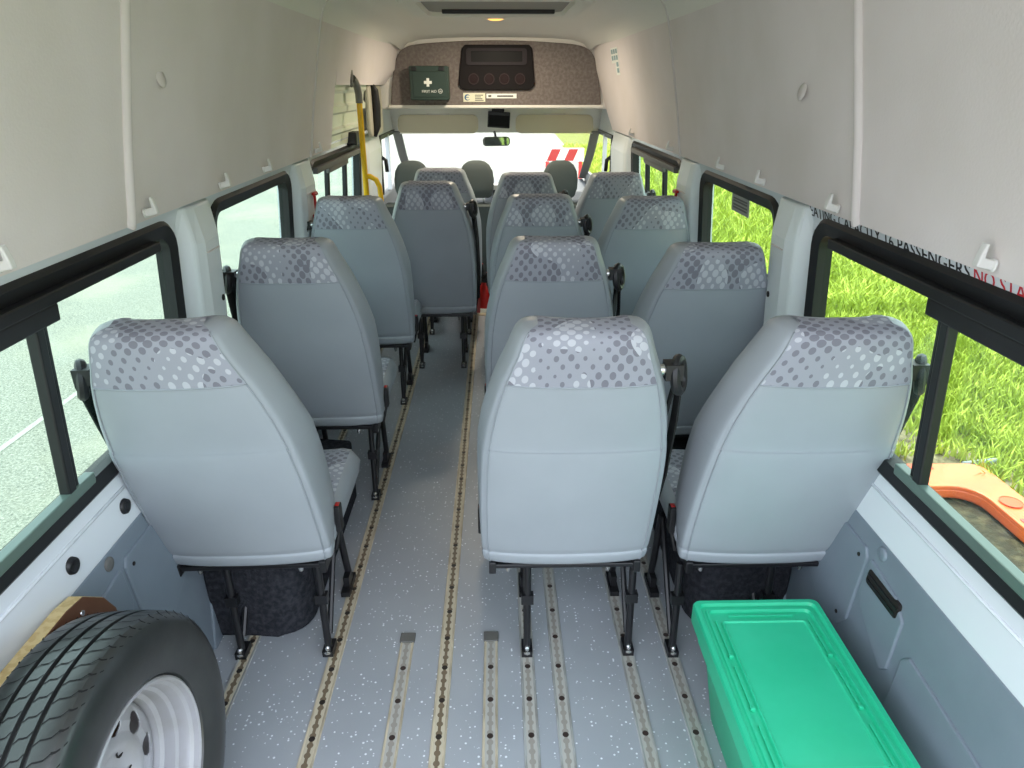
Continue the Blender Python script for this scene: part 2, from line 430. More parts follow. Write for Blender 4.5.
# pillars between the windows
def pillar(side, ya, yb):
    m = MB(); rs = []
    for z in (.62, .75, .82, 1.0, 1.2, 1.30):
        X = XW(z); d = .055 if z > .8 else (.035 if z > .7 else .01)
        d = {1.2: .050, 1.30: .026}.get(z, d)
        rs.append([(side * (X + .01), ya - .0, z), (side * (X - d * .75), ya + .03, z), (side * (X - d), ya + .07, z), (side * (X - d), yb - .06, z), (side * (X - d * .75), yb - .022, z), (side * (X + .01), yb, z)])
    return m.rings(rs)
k = 12
for s, n in ((-1, 'left'), (1, 'right')):
    for ya, yb, w in ((1.885, 2.11, 'rear and middle'), (3.005, 3.295, 'middle and front'), (4.615, 5.25, 'front window and cab')):
        o = struct(pillar(s, ya, yb).build('trim_%d' % k, PILLAR, bevel=.008), 'white pillar on the %s between the %s windows' % (n, w) if 'cab' not in w else 'white pillar on the %s between the front window and the cab' % n, 'pillar'); k += 1
        if ya < 4:
            m = MB(); M = Matrix.Translation((s * (XW(1.02) - .0555), (ya + yb) / 2 + .035, 1.02)) @ Matrix.Rotation(-s * PI / 2, 4, 'Y')
            m.lathe([(0, .0015), (.009, .0015), (.010, -.004)], 12, M); m.build('hole', HOLE, o)
            m = MB(); m.box(s * (XW(1.17) - .0556), s * (XW(1.17) - .05), ya + .073, yb - .064, 1.1685, 1.171); m.build('joint_line', BEAD, o)

# windows -------------------------------------------------------------
def frame_mesh(side, y0, y1, z0, z1, r, w, din, dout):
    a = rrect(y0, y1, z0, z1, r); c = rrect(y0 + w, y1 - w, z0 + w, z1 - w, max(.012, r - w * .7))
    X = lambda z, d: side * (XW(z) + d)
    rs = [[(X(z, dout), y, z) for y, z in a], [(X(z, -din * .4), y, z) for y, z in a],
          [(X(z, -din), y + (y0 + w / 2 - y) * 0, z) for y, z in [((p[0] * .75 + q[0] * .25), (p[1] * .75 + q[1] * .25)) for p, q in zip(a, c)]],
          [(X(z, -din * .5), y, z) for y, z in c], [(X(z, dout), y, z) for y, z in c]]
    return MB().rings(rs, True, False, True)
def pane(side, y0, y1, z0, z1, d):
    vs = [(side * (XW(z) + dd), y, z) for dd in (d, d + .004) for y, z in ((y0, z0), (y1, z0), (y1, z1), (y0, z1))]
    return MB().add(vs, [(0, 1, 2, 3), (4, 7, 6, 5), (0, 4, 5, 1), (1, 5, 6, 2), (2, 6, 7, 3), (3, 7, 4, 0)])
def bar(side, y0, y1, z0, z1, din, dout):
    vs = [(side * (XW(z) + dd), y, z) for dd in (-din, dout) for y, z in ((y0, z0), (y1, z0), (y1, z1), (y0, z1))]
    return MB().add(vs, [(0, 1, 2, 3), (4, 7, 6, 5), (0, 4, 5, 1), (1, 5, 6, 2), (2, 6, 7, 3), (3, 7, 4, 0)])
GF = mat('green grey glass edge trim', (96, 116, 108), .3)
wn = 1
for s, n in ((-1, 'left'), (1, 'right')):
    for i, (y0, y1) in enumerate(WIN):
        w = thing('window_%d' % wn, '%s %s side window in a black rubber frame' % (('rear', 'middle', 'front')[i], n), 'window', (0, 0, 0), None, 'structure'); wn += 1
        frame_mesh(s, y0, y1, ZB, ZT, .075, .042, .016, .03).build('window_frame', RUBBER, w, smooth=True, auto=40)
        pane(s, y0 + .03, y1 - .03, ZB + .03, ZT - .03, .012).build('pane', GLASS, w)
        if i == 0:
            bar(s, 1.238, 1.264, ZB + .03, ZT - .05, .012, .011).build('mullion', RUBBER, w, bevel=.004)
            bar(s, 1.270, 1.282, ZB + .03, ZT - .08, .006, .011).build('mullion', RUBBER, w, bevel=.003)
            bar(s, .55, 1.735, 1.222, 1.248, .030, -.006).build('top_channel', RUBBER, w, bevel=.004)
            bar(s, .55, 1.30, 1.186, 1.2215, .024, -.006).build('slider_rail', RUBBER, w, bevel=.004)
            bar(s, .55, 1.33, ZB + .034, ZB + .060, .013, .010).build('sill_channel', GF, w, bevel=.003)
        if i == 2:
            bar(s, 4.12, 4.16, ZB + .03, ZT - .06, .012, .011).build('mullion', RUBBER, w, bevel=.004)
            bar(s, 3.68, 3.71, ZB + .03, ZT - .07, .012, .011).build('mullion', RUBBER, w, bevel=.004)
            bar(s, 3.38, 4.52, 1.220, 1.248, .030, -.006).build('top_channel', APIL, w, bevel=.004)
            bar(s, 3.66, 4.14, 1.193, 1.2195, .024, -.006).build('slider_rail', APIL, w, bevel=.004)

# lower side panels with pressed shapes -------------------------------
def plate(side, poly, par, name='pressed_panel', mat_=PANEL, x=.866, th=.006, bev=.004):
    m = MB(); m.prism(poly, lambda a, c, k: (side * (x - (.60 - c) * .0942 + (.004, -th)[k]), a, c)); return m.build(name, mat_, par, bevel=bev)
def side_low(side, n, num):
    m = MB()
    rs = []
    for y in (Y0, 4.74):
        rs.append([(side * .820, y, cam_unscaled_z(0)), (side * .866, y, .60), (side * .870, y, .645), (side * .885, y, .65), (side * .885, y, cam_unscaled_z(0))])
    m.rings(rs)
    return struct(m.build('trim_%d' % num, PANEL, bevel=.004), 'grey plastic lower side panel along the %s wall' % n, 'wall panel')
for s, n, num in ((-1, 'left', 20), (1, 'right', 21)):
    p = side_low(s, n, num)
    plate(s, [(1.60, .60), (1.345, .60), (1.33, .58), (1.33, .40), (1.36, .36), (1.42, .34), (1.60, .42)], p)
    plate(s, [(1.315, .59), (1.20, .575), (1.155, .545), (1.15, .42), (1.17, .40), (1.30, .47), (1.318, .50)], p)
    plate(s, [(1.10, .50), (.72, .47), (.70, .45), (.72, .2), (1.02, .25), (1.12, .33), (1.12, .48)], p)
    plate(s, [(1.68, .33), (1.64, .30), (1.56, .10), (1.60, .08), (1.69, .12)], p)
    for (y, z) in ((1.36, .57), (1.37, .39), (1.56, .56)):
        m = MB(); M = Matrix.Translation((s * (.8595 - (.60 - z) * .0942), y, z)) @ Matrix.Rotation(-s * PI / 2, 4, 'Y'); m.lathe([(0, .0015), (.005, .0015), (.005, -.002)], 10, M); m.build('screw', HOLE, p)
    m = MB(); M = Matrix.Translation((s * .8655, 1.29, .622)) @ Matrix.Rotation(-s * PI / 2, 4, 'Y')
    m.lathe([(0, .003), (.012, .003), (.016, .001), (.017, -.003)], 16, M); m.build('cap', APIL if s < 0 else PANEL, p, smooth=True)
    if s > 0:
        m = MB(); m.prism(rrect(1.175, 1.305, .535, .572, .008), lambda a, c, k: (s * ((.866, .8585)[k] - (.60 - c) * .0942), a, c)); sl = m.build('vent_slot', HOLE, p)
        m = MB(); m.prism(rrect(1.18, 1.30, .541, .547, .002), lambda a, c, k: (s * ((.866, .8565)[k] - (.60 - c) * .0942), a, c)); m.build('slat', BPLAST, sl)
        m = MB(); m.prism(rrect(1.18, 1.30, .555, .561, .002), lambda a, c, k: (s * ((.866, .8565)[k] - (.60 - c) * .0942), a, c)); m.build('slat', BPLAST, sl)
# sill ridge line and rubber grommets
for s in (-1, 1):
    m = MB(); m.tube([(s * (XW(.735) - .001), Y0, .735), (s * (XW(.735) - .001), 1.86, .735)], .004, 6); m.build('sill_ridge', PAINT, WALL[s], smooth=True)
for y in (1.19, 1.41, .93):
    m = MB(); M = Matrix.Translation((-XW(.70) + .003, y, .695)) @ Matrix.Rotation(PI / 2, 4, 'Y')
    m.lathe([(0, .002), (.011, .002), (.013, .005), (.017, .005), (.019, -.004)], 20, M); m.build('grommet', BPLAST, WALL[-1], smooth=True)

CAM_SCALE_ON[0] = False
# wheel arch covers
for s, n in ((-1, 'left'), (1, 'right')):
    poly = [(-.90, 1.735), (-.70, 1.73)] + [(-.70 + .10 * math.sin(math.radians(t)), 1.83 - .10 * math.cos(math.radians(t))) for t in range(0, 91, 15)] + [(-.60, 2.55), (-.90, 2.6)]
    m = MB(); m.prism(poly, lambda a, c, k: (-s * a, c, (0.001, .27)[k]))
    struct(m.build('trim_%d' % (22 if s < 0 else 23), CARPET, bevel=.03, seg=4), 'dark carpeted wheel arch cover under the %s window seats' % n, 'wheel arch')

# ------------------------------------------------------------------ floor tracks
TRACKS = [(-.775, Y0, 5.08, ALU, SLOTD, 'outermost floor track under the left window seats'), (-.503, Y0, 5.08, ALUW, SLOTD, 'second floor track from the left wall, at the aisle edge of the left seats'),
          (-.291, Y0, 1.70, ALUW, SLOTM, 'short capped floor track left of the bright aisle track'), (-.167, Y0, 5.08, ALUW, SLOTD, 'long bright floor track down the middle of the aisle'),
          (-.030, Y0, 1.70, ALUW, SLOTM, 'short capped floor track right of the bright aisle track'), (.080, Y0, 5.08, ALU, SLOTM, 'floor track under the left legs of the inner right seats'),
          (.172, Y0, 5.08, ALU, SLOTM, 'floor track passing between the legs of the inner right seats'), (.386, Y0, 5.08, ALU, SLOTM, 'floor track under the right legs of the inner right seats'),
          (.522, Y0, 5.08, ALU, SLOTM, 'floor track beside the green crate')]
for x, ya, yb, mm, sm, lb in TRACKS:
    t = thing('floor_track', lb, 'floor track', (x, ya, 0), 'seat tracks let into the floor')
    m = MB(); L = yb - ya
    m.prism([(-.021, 0), (-.0195, .004), (-.0165, .004), (-.015, .0025), (.015, .0025), (.0165, .004), (.0195, .004), (.021, 0)], lambda a, c, k: (a, (0, L)[k], c))
    m.build('rail', mm, t)
    m = MB(); m.box(-.0135, .0135, .006, L - .006, .0022, .0032); m.build('slot', sm, t)
    if yb < 2:
        m = MB(); m.box(-.023, .023, L - .005, L + .035, 0, .007); m.build('end_cap', APIL, t, bevel=.002)
# metal step edge at the cab
m = MB(); m.box(-.16, .05, 5.06, 5.11, -.02, .008)
tag(m.build('step_edge', ALUW, bevel=.003), 'bright metal step edge at the front end of the aisle', 'step edge')

# ------------------------------------------------------------------ passenger seats
# local frame: origin on the floor between the rear feet line, +y = the way the seat faces
LV = [  # z, half width rear, half width front, y rear, y front
    (.352, .208, .194, -.006, .110), (.362, .226, .210, -.020, .125), (.392, .230, .214, -.030, .135), (.400, .228, .214, -.027, .140), (.420, .231, .218, -.038, .148),
    (.50, .232, .231, -.064, .132), (.60, .231, .236, -.098, .098), (.70, .228, .238, -.133, .060), (.785, .222, .236, -.162, .024), (.795, .2205, .235, -.1625, .020),
    (.87, .209, .224, -.189, -.024), (.94, .193, .207, -.214, -.060), (.993, .177, .191, -.233, -.082), (1.03, .163, .177, -.245, -.098), (1.065, .150, .163, -.256, -.112), (1.09, .142, .154, -.262, -.124),
    (1.112, .134, .145, -.262, -.134), (1.127, .122, .132, -.250, -.152), (1.133, .104, .114, -.232, -.176)]
def ring_ctrl(z, hr, hf, yr, yf):
    th = yf - yr; bow = .016; bol = min(.028, th * .22)
    half = [(0, yr - bow), (hr * .5, yr - bow * .8), (hr * .84, yr - bow * .2), (hr * .965, yr + .006), (hr + .004, yr + .02), ((hr + hf) / 2 + .008, yr + th * .45), (hf + .002, yf - th * .3), (hf - .008, yf - th * .08), (hf - .035, yf), (hf * .55, yf - bol * .8), (0, yf - bol)]
    return half + [(-x, y) for x, y in half[1:-1][::-1]]
NSUB = 3
def back_rings(grow=0):
    lv = catmull(LV, 3, False); out = []
    for z, hr, hf, yr, yf in lv:
        rr = catmull(ring_ctrl(z, hr, hf, yr, yf), NSUB)
        out.append([(x, y, z) for x, y in rr])
    return out
BR = back_rings()
NR = len(BR[0])
REAR_HALF = 3 * NSUB - 1        # columns either side of the centre that form the rear face
def grow(p, ring, d):
    cx = sum(q[0] for q in ring) / len(ring); cy = sum(q[1] for q in ring) / len(ring)
    v = Vector((p[0] - cx, (p[1] - cy) * 1.6, 0))
    v = v.normalized() * d if v.length > 1e-6 else v
    return (p[0] + v.x, p[1] + v.y, p[2])
def seat_parts(root, side):
    """side=+1: belt at the right shoulder, buckle on the left"""
    # backrest
    m = MB(); m.rings(BR, True, False)
    top = BR[-1]; zc = top[0][2] + .004
    base = len(m.v); off = len(m.v) - NR
    c = tuple(sum(q[i] for q in top) / NR for i in range(2)) + (zc,)
    m.v.append(c)
    for q in range(NR): m.f.append((off + q, off + (q + 1) % NR, base))
    m.f.append(tuple(range(NR))[::-1])
    m.build('backrest', VINYL, root, smooth=True, auto=60)
    # patterned headrest cloth: rear face above the seam, over the top and down the front
    i0 = min(i for i, r in enumerate(BR) if r[0][2] >= .9915)
    m = MB(); rows = []
    for r in BR[i0:]:
        cols = list(range(-REAR_HALF, REAR_HALF + 1))
        rows.append([grow(r[q % NR], r, .0022) for q in cols])
    crest = [(p[0], (p[1] + f[1]) / 2, p[2] + .0065) for p, f in zip(rows[-1], [BR[-1][(NR // 2 - q) % NR] for q in range(-REAR_HALF, REAR_HALF + 1)])]
    rows.append(crest)
    for r in BR[i0 - 0:][::-1]:
        rows.append([grow(r[(NR // 2 - q) % NR], r, .0022) for q in range(-REAR_HALF, REAR_HALF + 1)])
    m.rings(rows, False, False)
    m.build('head_panel', FABRIC, root, smooth=True, auto=70)
    # seams: sides of the rear panel and across
    m = MB()
    for sg in (-1, 1):
        pts = [grow(r[(sg * (REAR_HALF + 0)) % NR], r, .0012) for r in BR[2:-4]]
        m.tube(pts, .0022, 5)
    r = BR[i0]; m.tube([grow(r[q % NR], r, .0022) for q in range(-REAR_HALF, REAR_HALF + 1)], .0022, 5)
    m.build('seam', PIPING, root, smooth=True)
    # cushion: vinyl body with patterned top
    CUS = [(-.0, .02), (.03, 0), (.25, 0), (.44, .0), (.49, .012), (.515, .035)]
    def cu_ring(y, d, inset=0, up=0):
        w = .230 - inset; zt = .452 - d + .02 * math.sin(max(0, y - .1) * 4.5) + up; zb = .350 + (.0 if y < .45 else .02 + (y - .45) * .2)
        return [(-w + .03, y, zb), (w - .03, y, zb), (w, y, zb + .03), (w, y, zt - .035), (w - .02, y, zt - .006), (w - .05, y, zt), (0, y, zt - .012), (-w + .05, y, zt), (-w + .02, y, zt - .006), (-w, y, zt - .035), (-w, y, zb + .03)]
    ys = catmull([(.05, .03), (.08, .0), (.2, 0), (.34, 0), (.41, .0), (.455, .012), (.475, .04)], 2, False)
    m = MB(); m.rings([cu_ring(y, d) for y, d in ys]); m.build('seat_cushion', VINYL, root, smooth=True, auto=60)
    m = MB(); m.rings([[(x, y + (.003 if y > .44 else 0), z + .002) for x, y, z in cu_ring(y, d)[4:9]] for y, d in ys if y > .08], False, False)
    m.build('cushion_panel', FABRIC, root, smooth=True)
    # frame tray
    m = MB()
    m.box(-.205, .205, .0, .03, .326, .350); m.box(-.205, .205, .40, .43, .326, .348); m.box(-.205, -.18, .0, .43, .326, .350); m.box(.18, .205, .0, .43, .326, .350)
    m.box(-.215, -.195, -.028, .05, .322, .36); m.box(.195, .215, -.028, .05, .322, .36)
    m.box(-.215, .215, -.022, -.004, .336, .350)
    fr = m.build('seat_frame', BLACK, root, bevel=.003)
    for x in (-.16, .13):
        m = MB(); m.lathe([(0, -.026), (.006, -.024), (.008, -.012), (.008, 0)], 8, Matrix.Translation((x, .012, .327)))
        m.build('bolt', CHROME, fr)
def add_belt(root, side):
    s = side
    # short chrome stub and moulded black loop at the shoulder
    g = MB(); g.tube([(s * .150, -.165, 1.0), (s * .218, -.165, 1.0)], .014, 14)
    gu = g.build('belt_guide', CHROME, root, smooth=True, auto=40)
    g = MB(); pts = []
    for t in range(18):
        a = 2 * PI * t / 18
        pts.append((s * (.232 + .014 * math.cos(a)), -.160 + .020 * math.cos(a) + .010 * math.sin(a), .985 + .036 * math.sin(a) - .010 * math.cos(a)))
    g.tube(pts, .0125, 8, loop=True)
    g.box(s * .196, s * .236, -.186, -.144, .980, 1.018)
    g.build('belt_loop', BPLAST, gu, smooth=True, auto=40)
    g = MB()
    g.ribbon([(s * .234, -.162, .985), (s * .248, -.105, .86), (s * .255, -.03, .66), (s * .248, .05, .46), (s * .232, .10, .36)], .050, .004, (.0, 1, .25))
    g.ribbon([(s * .232, -.145, .98), (s * .244, -.02, .80), (s * .248, .07, .58), (s * .240, .13, .40)], .046, .004, (.45, .8, 0))
    g.build('seat_belt', STRAP, root)
    # buckle on a stalk
    g = MB(); g.tube([(-s * .222, .07, .33), (-s * .238, .085, .40)], .007, 6)
    g.box(-s * .238 - .009, -s * .238 + .009, .070, .104, .39, .475, None)
    bk = g.build('buckle', BPLAST, root, bevel=.006)
    g = MB(); g.box(-s * .238 - .006, -s * .238 + .006, .080, .098, .472, .478); g.build('release_button', RED, bk, bevel=.002)
LEG = {}
def leg_mesh(kind):
    m = MB()
    if kind == 'rear':
        m.tube([(0, .0, .02), (0, .012, .33)], .0110, 10)
        m.box(-.016, .016, -.02, .035, .004, .026)
        m.box(-.018, .018, -.004, .020, .190, .222)
    else:
        m.tube([(0, .33, .02), (0, .26, .33)], .0115, 10)
        m.tube([(0, .03, .05), (0, .25, .325)], .009, 8)
        m.box(-.015, .015, .25, .36, .004, .022)
        m.box(-.010, .010, .28, .33, .022, .06)
    return m
def legs(root, xs):
    for x in xs:
        for kd, yb in (('rear', -.012), ('front', .33)):
            if kd not in LEG:
                o = leg_mesh(kd).build('leg', BLACK, root, smooth=True, auto=40); LEG[kd] = o.data
                m = MB(); m.lathe([(.012, .004), (.012, .010), (.008, .012), (.008, .024), (.004, .028), (0, .028)], 8, Matrix.Translation((0, yb, .012)))
                bo = m.build('foot_bolt', CHROME, o); LEG[kd + 'b'] = bo.data
            else:
                o = bpy.data.objects.new('leg', LEG[kd]); COL.objects.link(o); o.parent = root
                bo = bpy.data.objects.new('foot_bolt', LEG[kd + 'b']); COL.objects.link(bo); bo.parent = o
            o.location = (x, 0, 0)
SEATS = [  # x, y of rear feet, belt side, leg x offsets (world), label
    (-.700, 1.655, -1, (-.785, -.522), 'grey vinyl seat nearest the spare wheel, beside the rear left window'),
    (-.696, 2.53, -1, (-.785, -.518), 'grey seat by the left wall, second in line from the spare wheel'),
    (-.672, 3.48, -1, (-.785, -.515), 'grey seat by the front left window, third in line from the spare wheel'),
    (-.362, 4.01, 1, (-.467, -.211), 'grey aisle seat left of the aisle with its black belt on the aisle shoulder'),
    (-.343, 4.64, -1, (-.458, -.201), 'frontmost grey aisle seat on the left, just behind the cab headrests'),
    (.184, 1.645, 1, (.080, .388), 'brightly lit grey seat facing away at centre, nearest of the inner right column'),
    (.190, 2.54, 1, (.080, .388), 'grey seat second in the inner right column from the open rear'),
    (.200, 3.53, 1, (.080, .388), 'grey seat third in the inner right column from the open rear'),
    (.172, 4.40, 1, (.080, .388), 'frontmost grey seat of the inner right column, behind the driver headrest'),
    (.742, 1.635, 1, (.522, .790), 'grey vinyl seat by the rear right window, directly behind the green crate'),
    (.706, 2.43, 1, (.522, .790), 'grey seat by the right wall, second in line from the green crate'),
    (.703, 3.45, 1, (.522, .790), 'grey seat by the front right window, third in line from the green crate'),
    (.690, 4.39, 1, (.522, .790), 'frontmost grey seat along the right wall, by the far end of the front window')]
proto = {}
for x, y, sd, lx, lb in SEATS:
    if sd not in proto:
        r = thing('passenger_seat', lb, 'seat', (x, y, 0), 'dotted grey passenger seats')
        if not proto: seat_parts(r, sd)
        else:
            p0 = list(proto.values())[0]
            for ch in list(p0.children):
                if ch.name.split('.')[0] in ('leg', 'belt_guide', 'seat_belt', 'buckle'): continue
                d = ch.copy(); COL.objects.link(d); d.parent = r
                for g in list(ch.children):
                    e = g.copy(); COL.objects.link(e); e.parent = d
        add_belt(r, sd); proto[sd] = r
    else:
        src = proto[sd]
        r = src.copy(); COL.objects.link(r); r.location = (x, y, 0); r.rotation_euler = (0, 0, 0); r['label'] = lb
        for ch in list(src.children):
            if ch.name.split('.')[0] == 'leg': continue
            d = ch.copy(); COL.objects.link(d); d.parent = r
            for g in list(ch.children):
                e = g.copy(); COL.objects.link(e); e.parent = d
    legs(r, [q - x for q in lx])
    if x < -.69 and y < 2: r.rotation_euler.y = -.02

# ------------------------------------------------------------------ spare wheel
W = thing('spare_wheel', 'black road tyre on a silver steel wheel leaning against the left wall', 'wheel')
R, hw = .335, .086
LEAN, YAWW = .055, -.03
W.location = (-.757, .955, .3395)
W.rotation_euler = (0, -LEAN, YAWW)
MX = Matrix.Rotation(PI / 2, 4, 'Y')           # local z of the lathe -> +x
m = MB()
prof = []
half = [(.205, .068), (.212, .080), (.235, .089), (.270, .092), (.296, .089), (.312, .085), (.322, .080), (.329, .073)]
tread = []
xs = [.073, .060, .0385, .038, .030, .0295, .005, .0045, -.0045, -.005, -.0295, -.030, -.038, -.0385, -.060, -.073]
dp = [0, 0, 0, 1, 1, 0, 0, 1, 1, 0, 0, 1, 1, 0, 0, 0]
for a, d in zip(xs, dp): tread.append((.335 - a * a * .75 - .008 * d, a))
prof = [(.205, .060)] + half + tread[1:-1] + [(r, -h) for r, h in half[::-1]] + [(.205, -.060)]
m.lathe(prof, 96, MX)
ty = m.build('tyre', TYRE, W, smooth=True, auto=28)
m = MB()                                        # sipes cut across the tread blocks
for q in range(64):
    a0 = 2 * PI * q / 64
    for (u0, u1, sw) in ((.071, .0385, .07), (.0295, .0055, .06), (-.0055, -.0295, .06), (-.0385, -.071, .07)):
        for part in range(1):
            vs = []
            for k2 in range(5):
                u = u0 + (u1 - u0) * k2 / 4; a = a0 + sw * (k2 / 4) + .012 * math.sin(k2 * 1.5)
                r0 = .3357 - u * u * .75
                for da in (-.004, .004): vs.append((u, r0 * math.cos(a + da), r0 * math.sin(a + da)))
            m.add(vs, [(2 * k2, 2 * k2 + 1, 2 * k2 + 3, 2 * k2 + 2) for k2 in range(4)])
    for u0, u1, ra, rb in ((.071, .083, .3318, .3165),):
        for sg in (1, -1):
            a = a0 + .0
            vs = [(sg * (u0 + (u1 - u0) * k2 / 3), (ra + (rb - ra) * k2 / 3 + .0012) * math.cos(a + da - .02 * k2 * k2 / 3), (ra + (rb - ra) * k2 / 3 + .0012) * math.sin(a + da - .02 * k2 * k2 / 3)) for k2 in range(4) for da in (-.006, .006)]
            m.add(vs, [(2 * k2, 2 * k2 + 1, 2 * k2 + 3, 2 * k2 + 2) for k2 in range(3)])
m.build('sipe', GROOVE, ty)
tag(ty.children[0], kind='stuff')
m = MB()                                        # steel rim barrel, both sides visible
m.lathe([(.207, .072), (.206, .078), (.202, .080), (.198, .077), (.196, .066), (.190, .060), (.187, .050), (.186, .038), (.179, .033), (.177, .022), (.176, .010), (.168, .004), (.165, -.008), (.162, -.03), (.165, -.055), (.190, -.066), (.200, -.074), (.206, -.073)], 72, MX)
rm = m.build('rim', RIM, W, smooth=True, auto=24)
# wheel disc with ventilation holes
def disc_mesh():
    m = MB(); n = 360; NH = 10
    def hgt(r): return (-.012 if r > .15 else (.010 if r > .12 else (.018 if r > .085 else (.004 if r > .05 else .004))))
    radii = [.160, .152, .147] + [.147 - .00125 * k for k in range(1, 38)] + [.098, .09, .08, .068, .056, .042, .033]
    rh = []
    for r in radii:
        z = -.006 + .012 * max(0, min(1, (.155 - r) / .03)) + .010 * max(0, min(1, (.105 - r) / .02)) - .024 * max(0, min(1, (.085 - r) / .03))
        rh.append((r, z))
    rs = [[MX @ Vector((r * math.cos(2 * PI * k / n), r * math.sin(2 * PI * k / n), z)) for k in range(n)] for r, z in rh]
    base = 0
    for rr in rs: m.v += [tuple(p) for p in rr]
    for i in range(len(rs) - 1):
        for k2 in range(n):
            rmid = (radii[i] + radii[i + 1]) / 2; am = 2 * PI * (k2 + .5) / n
            hole = False
            for h in range(NH):
                a = 2 * PI * (h + .25) / NH
                dx = rmid * math.cos(am) - .125 * math.cos(a); dy = rmid * math.sin(am) - .125 * math.sin(a)
                if dx * dx + dy * dy < .0225 ** 2: hole = True
            if not hole: m.f.append((i * n + k2, i * n + (k2 + 1) % n, (i + 1) * n + (k2 + 1) % n, (i + 1) * n + k2))
    return m
dk = disc_mesh().build('wheel_disc', RIM, W, smooth=True, auto=40)
sd_ = dk.modifiers.new('thick', 'SOLIDIFY'); sd_.thickness = .004
m = MB()
for h in range(6):
    a = 2 * PI * h / 6 + .2
    m.lathe([(.012, .004), (.012, .006), (.009, .0065), (.008, .003)], 10, MX @ Matrix.Translation((.068 * math.cos(a), .068 * math.sin(a), -.004)))
m.build('stud_hole', HOLE, dk)

# wooden board behind the wheel
bd = thing('wooden_board', 'brown board with pale plywood edge standing between wheel and left wall', 'board', (0, 0, 0))
pl = [(.45, .004), (1.30, .004), (1.305, .49), (1.28, .54), (1.225, .588), (1.17, .597), (.45, .597)]
m = MB(); m.prism(pl, lambda a, c, k: ((-.876, -.848)[k] - c * .0885, a, c)); m.build('core', PLY, bd)
m = MB(); m.prism([(a - (.0005 if a > .5 else 0), c - .001) for a, c in pl], lambda a, c, k: ((-.8478, -.845)[k] - c * .0885, a, c)); m.build('face', PLYF, bd)
m = MB(); m.lathe([(0, .003), (.006, .003), (.007, 0)], 10, Matrix.Translation((-.896, 1.205, .56)) @ Matrix.Rotation(PI / 2, 4, 'Y')); m.build('screw', CHROME, bd)

# ------------------------------------------------------------------ green crate
G = thing('storage_crate', 'green plastic lidded crate on the floor by the right wall', 'crate', (.676, 1.19, 0))
lx0, lx1, ly0, ly1 = -.176, .176, -.285, .285
m = MB(); rs = []
def cr(hx, hy, z, r=.03): return [(a, c, z) for a, c in rrect(-hx, hx, -hy, hy, r, 4)]
m.rings([cr(.098, .215, .002), cr(.105, .222, .01), cr(.144, .262, .29), cr(.144, .262, .30)], True, True)
for z in (.24, .27): m.rings([cr(.146 + .0, .256, z), cr(.152, .268, z), cr(.152, .268, z + .008), cr(.148, .258, z + .008)], True, False)
m.build('body', GREEN, G, smooth=True, auto=35)
m = MB()
def rr_(h, q, z, r): return [(a, c, z) for a, c in rrect(-h, h, -q, q, r, 4)]
m.rings([rr_(.152, .270, .285, .03), rr_(.168, .285, .287, .02), rr_(.168, .285, .335, .02), rr_(.165, .282, .341, .018), rr_(.154, .271, .341, .016), rr_(.150, .267, .333, .016), rr_(.142, .259, .333, .014), rr_(.139, .256, .337, .013), rr_(.133, .250, .337, .012), rr_(.130, .247, .329, .012), rr_(.111, .215, .329, .010), rr_(.108, .212, .336, .008), rr_(.105, .209, .336, .007), rr_(.102, .206, .332, .006)], True, True)
lid = m.build('lid', GREEN, G, smooth=True, auto=25)
m = MB()
for sx in (-1, 1):
    for yc in (-.165, .0, .155):
        m.box(sx * .1205 - .0035, sx * .1205 + .0035, yc - .062, yc + .062, .327, .334)
        m.box(sx * .1205 - .006, sx * .1205 + .006, yc - .066, yc - .058, .327, .337)
m.box(-.085, .085, .230, .236, .327, .334); m.box(-.085, .085, -.236, -.230, .327, .334)
m.build('lid_rib', GREEN, lid, bevel=.002)
m = MB()
def bside(y, z): return (-.105 - (z - .01) * .045 / .28 - .0012, y, z)
m.add([bside(-.235, .135), bside(-.185, .135), bside(-.205, .205), ], [(0, 1, 2)])
m.add([(x - .0004, y, z) for x, y, z in (bside(-.222, .145), bside(-.195, .145), bside(-.206, .185))], [(0, 1, 2)])
m.build('warning_label', WHITE, G)

CAM_SCALE_ON[0] = True
# ------------------------------------------------------------------ coat hooks
def hook_mesh():
    m = MB()
    m.prism(rrect(-.012, .012, -.024, -.001, .008), lambda a, c, k: ((0, .006)[k], a, c))
    m.prism([(.004, -.021), (.034, -.019), (.034, -.003), (.031, .022), (.026, .022), (.024, -.002), (.004, -.004)], lambda a, c, k: (a, (-.008, .008)[k], c))
    return m
HK = None
HL = [(-1, 1.163, 'white coat hook at the left edge of view over the rear left window'), (-1, 1.681, 'white coat hook on the left above the front end of the rear window'), (-1, 2.155, 'white coat hook above the rear end of the middle left window'), (-1, 2.567, 'white coat hook above the middle of the middle left window'), (-1, 3.323, 'small white coat hook beside the seam before the bare metal panel on the left'),
      (1, 1.146, 'large white coat hook above the capacity lettering, near the red letters'), (1, 1.706, 'white coat hook just ahead of the right seam, above the start of the lettering'), (1, 2.198, 'white coat hook above the rear end of the middle right window'), (1, 2.606, 'white coat hook above the window notice on the middle right window'), (1, 3.383, 'white coat hook above the rear end of the front right window'), (1, 4.37, 'frontmost white coat hook on the right, near the cab')]
HKF = True
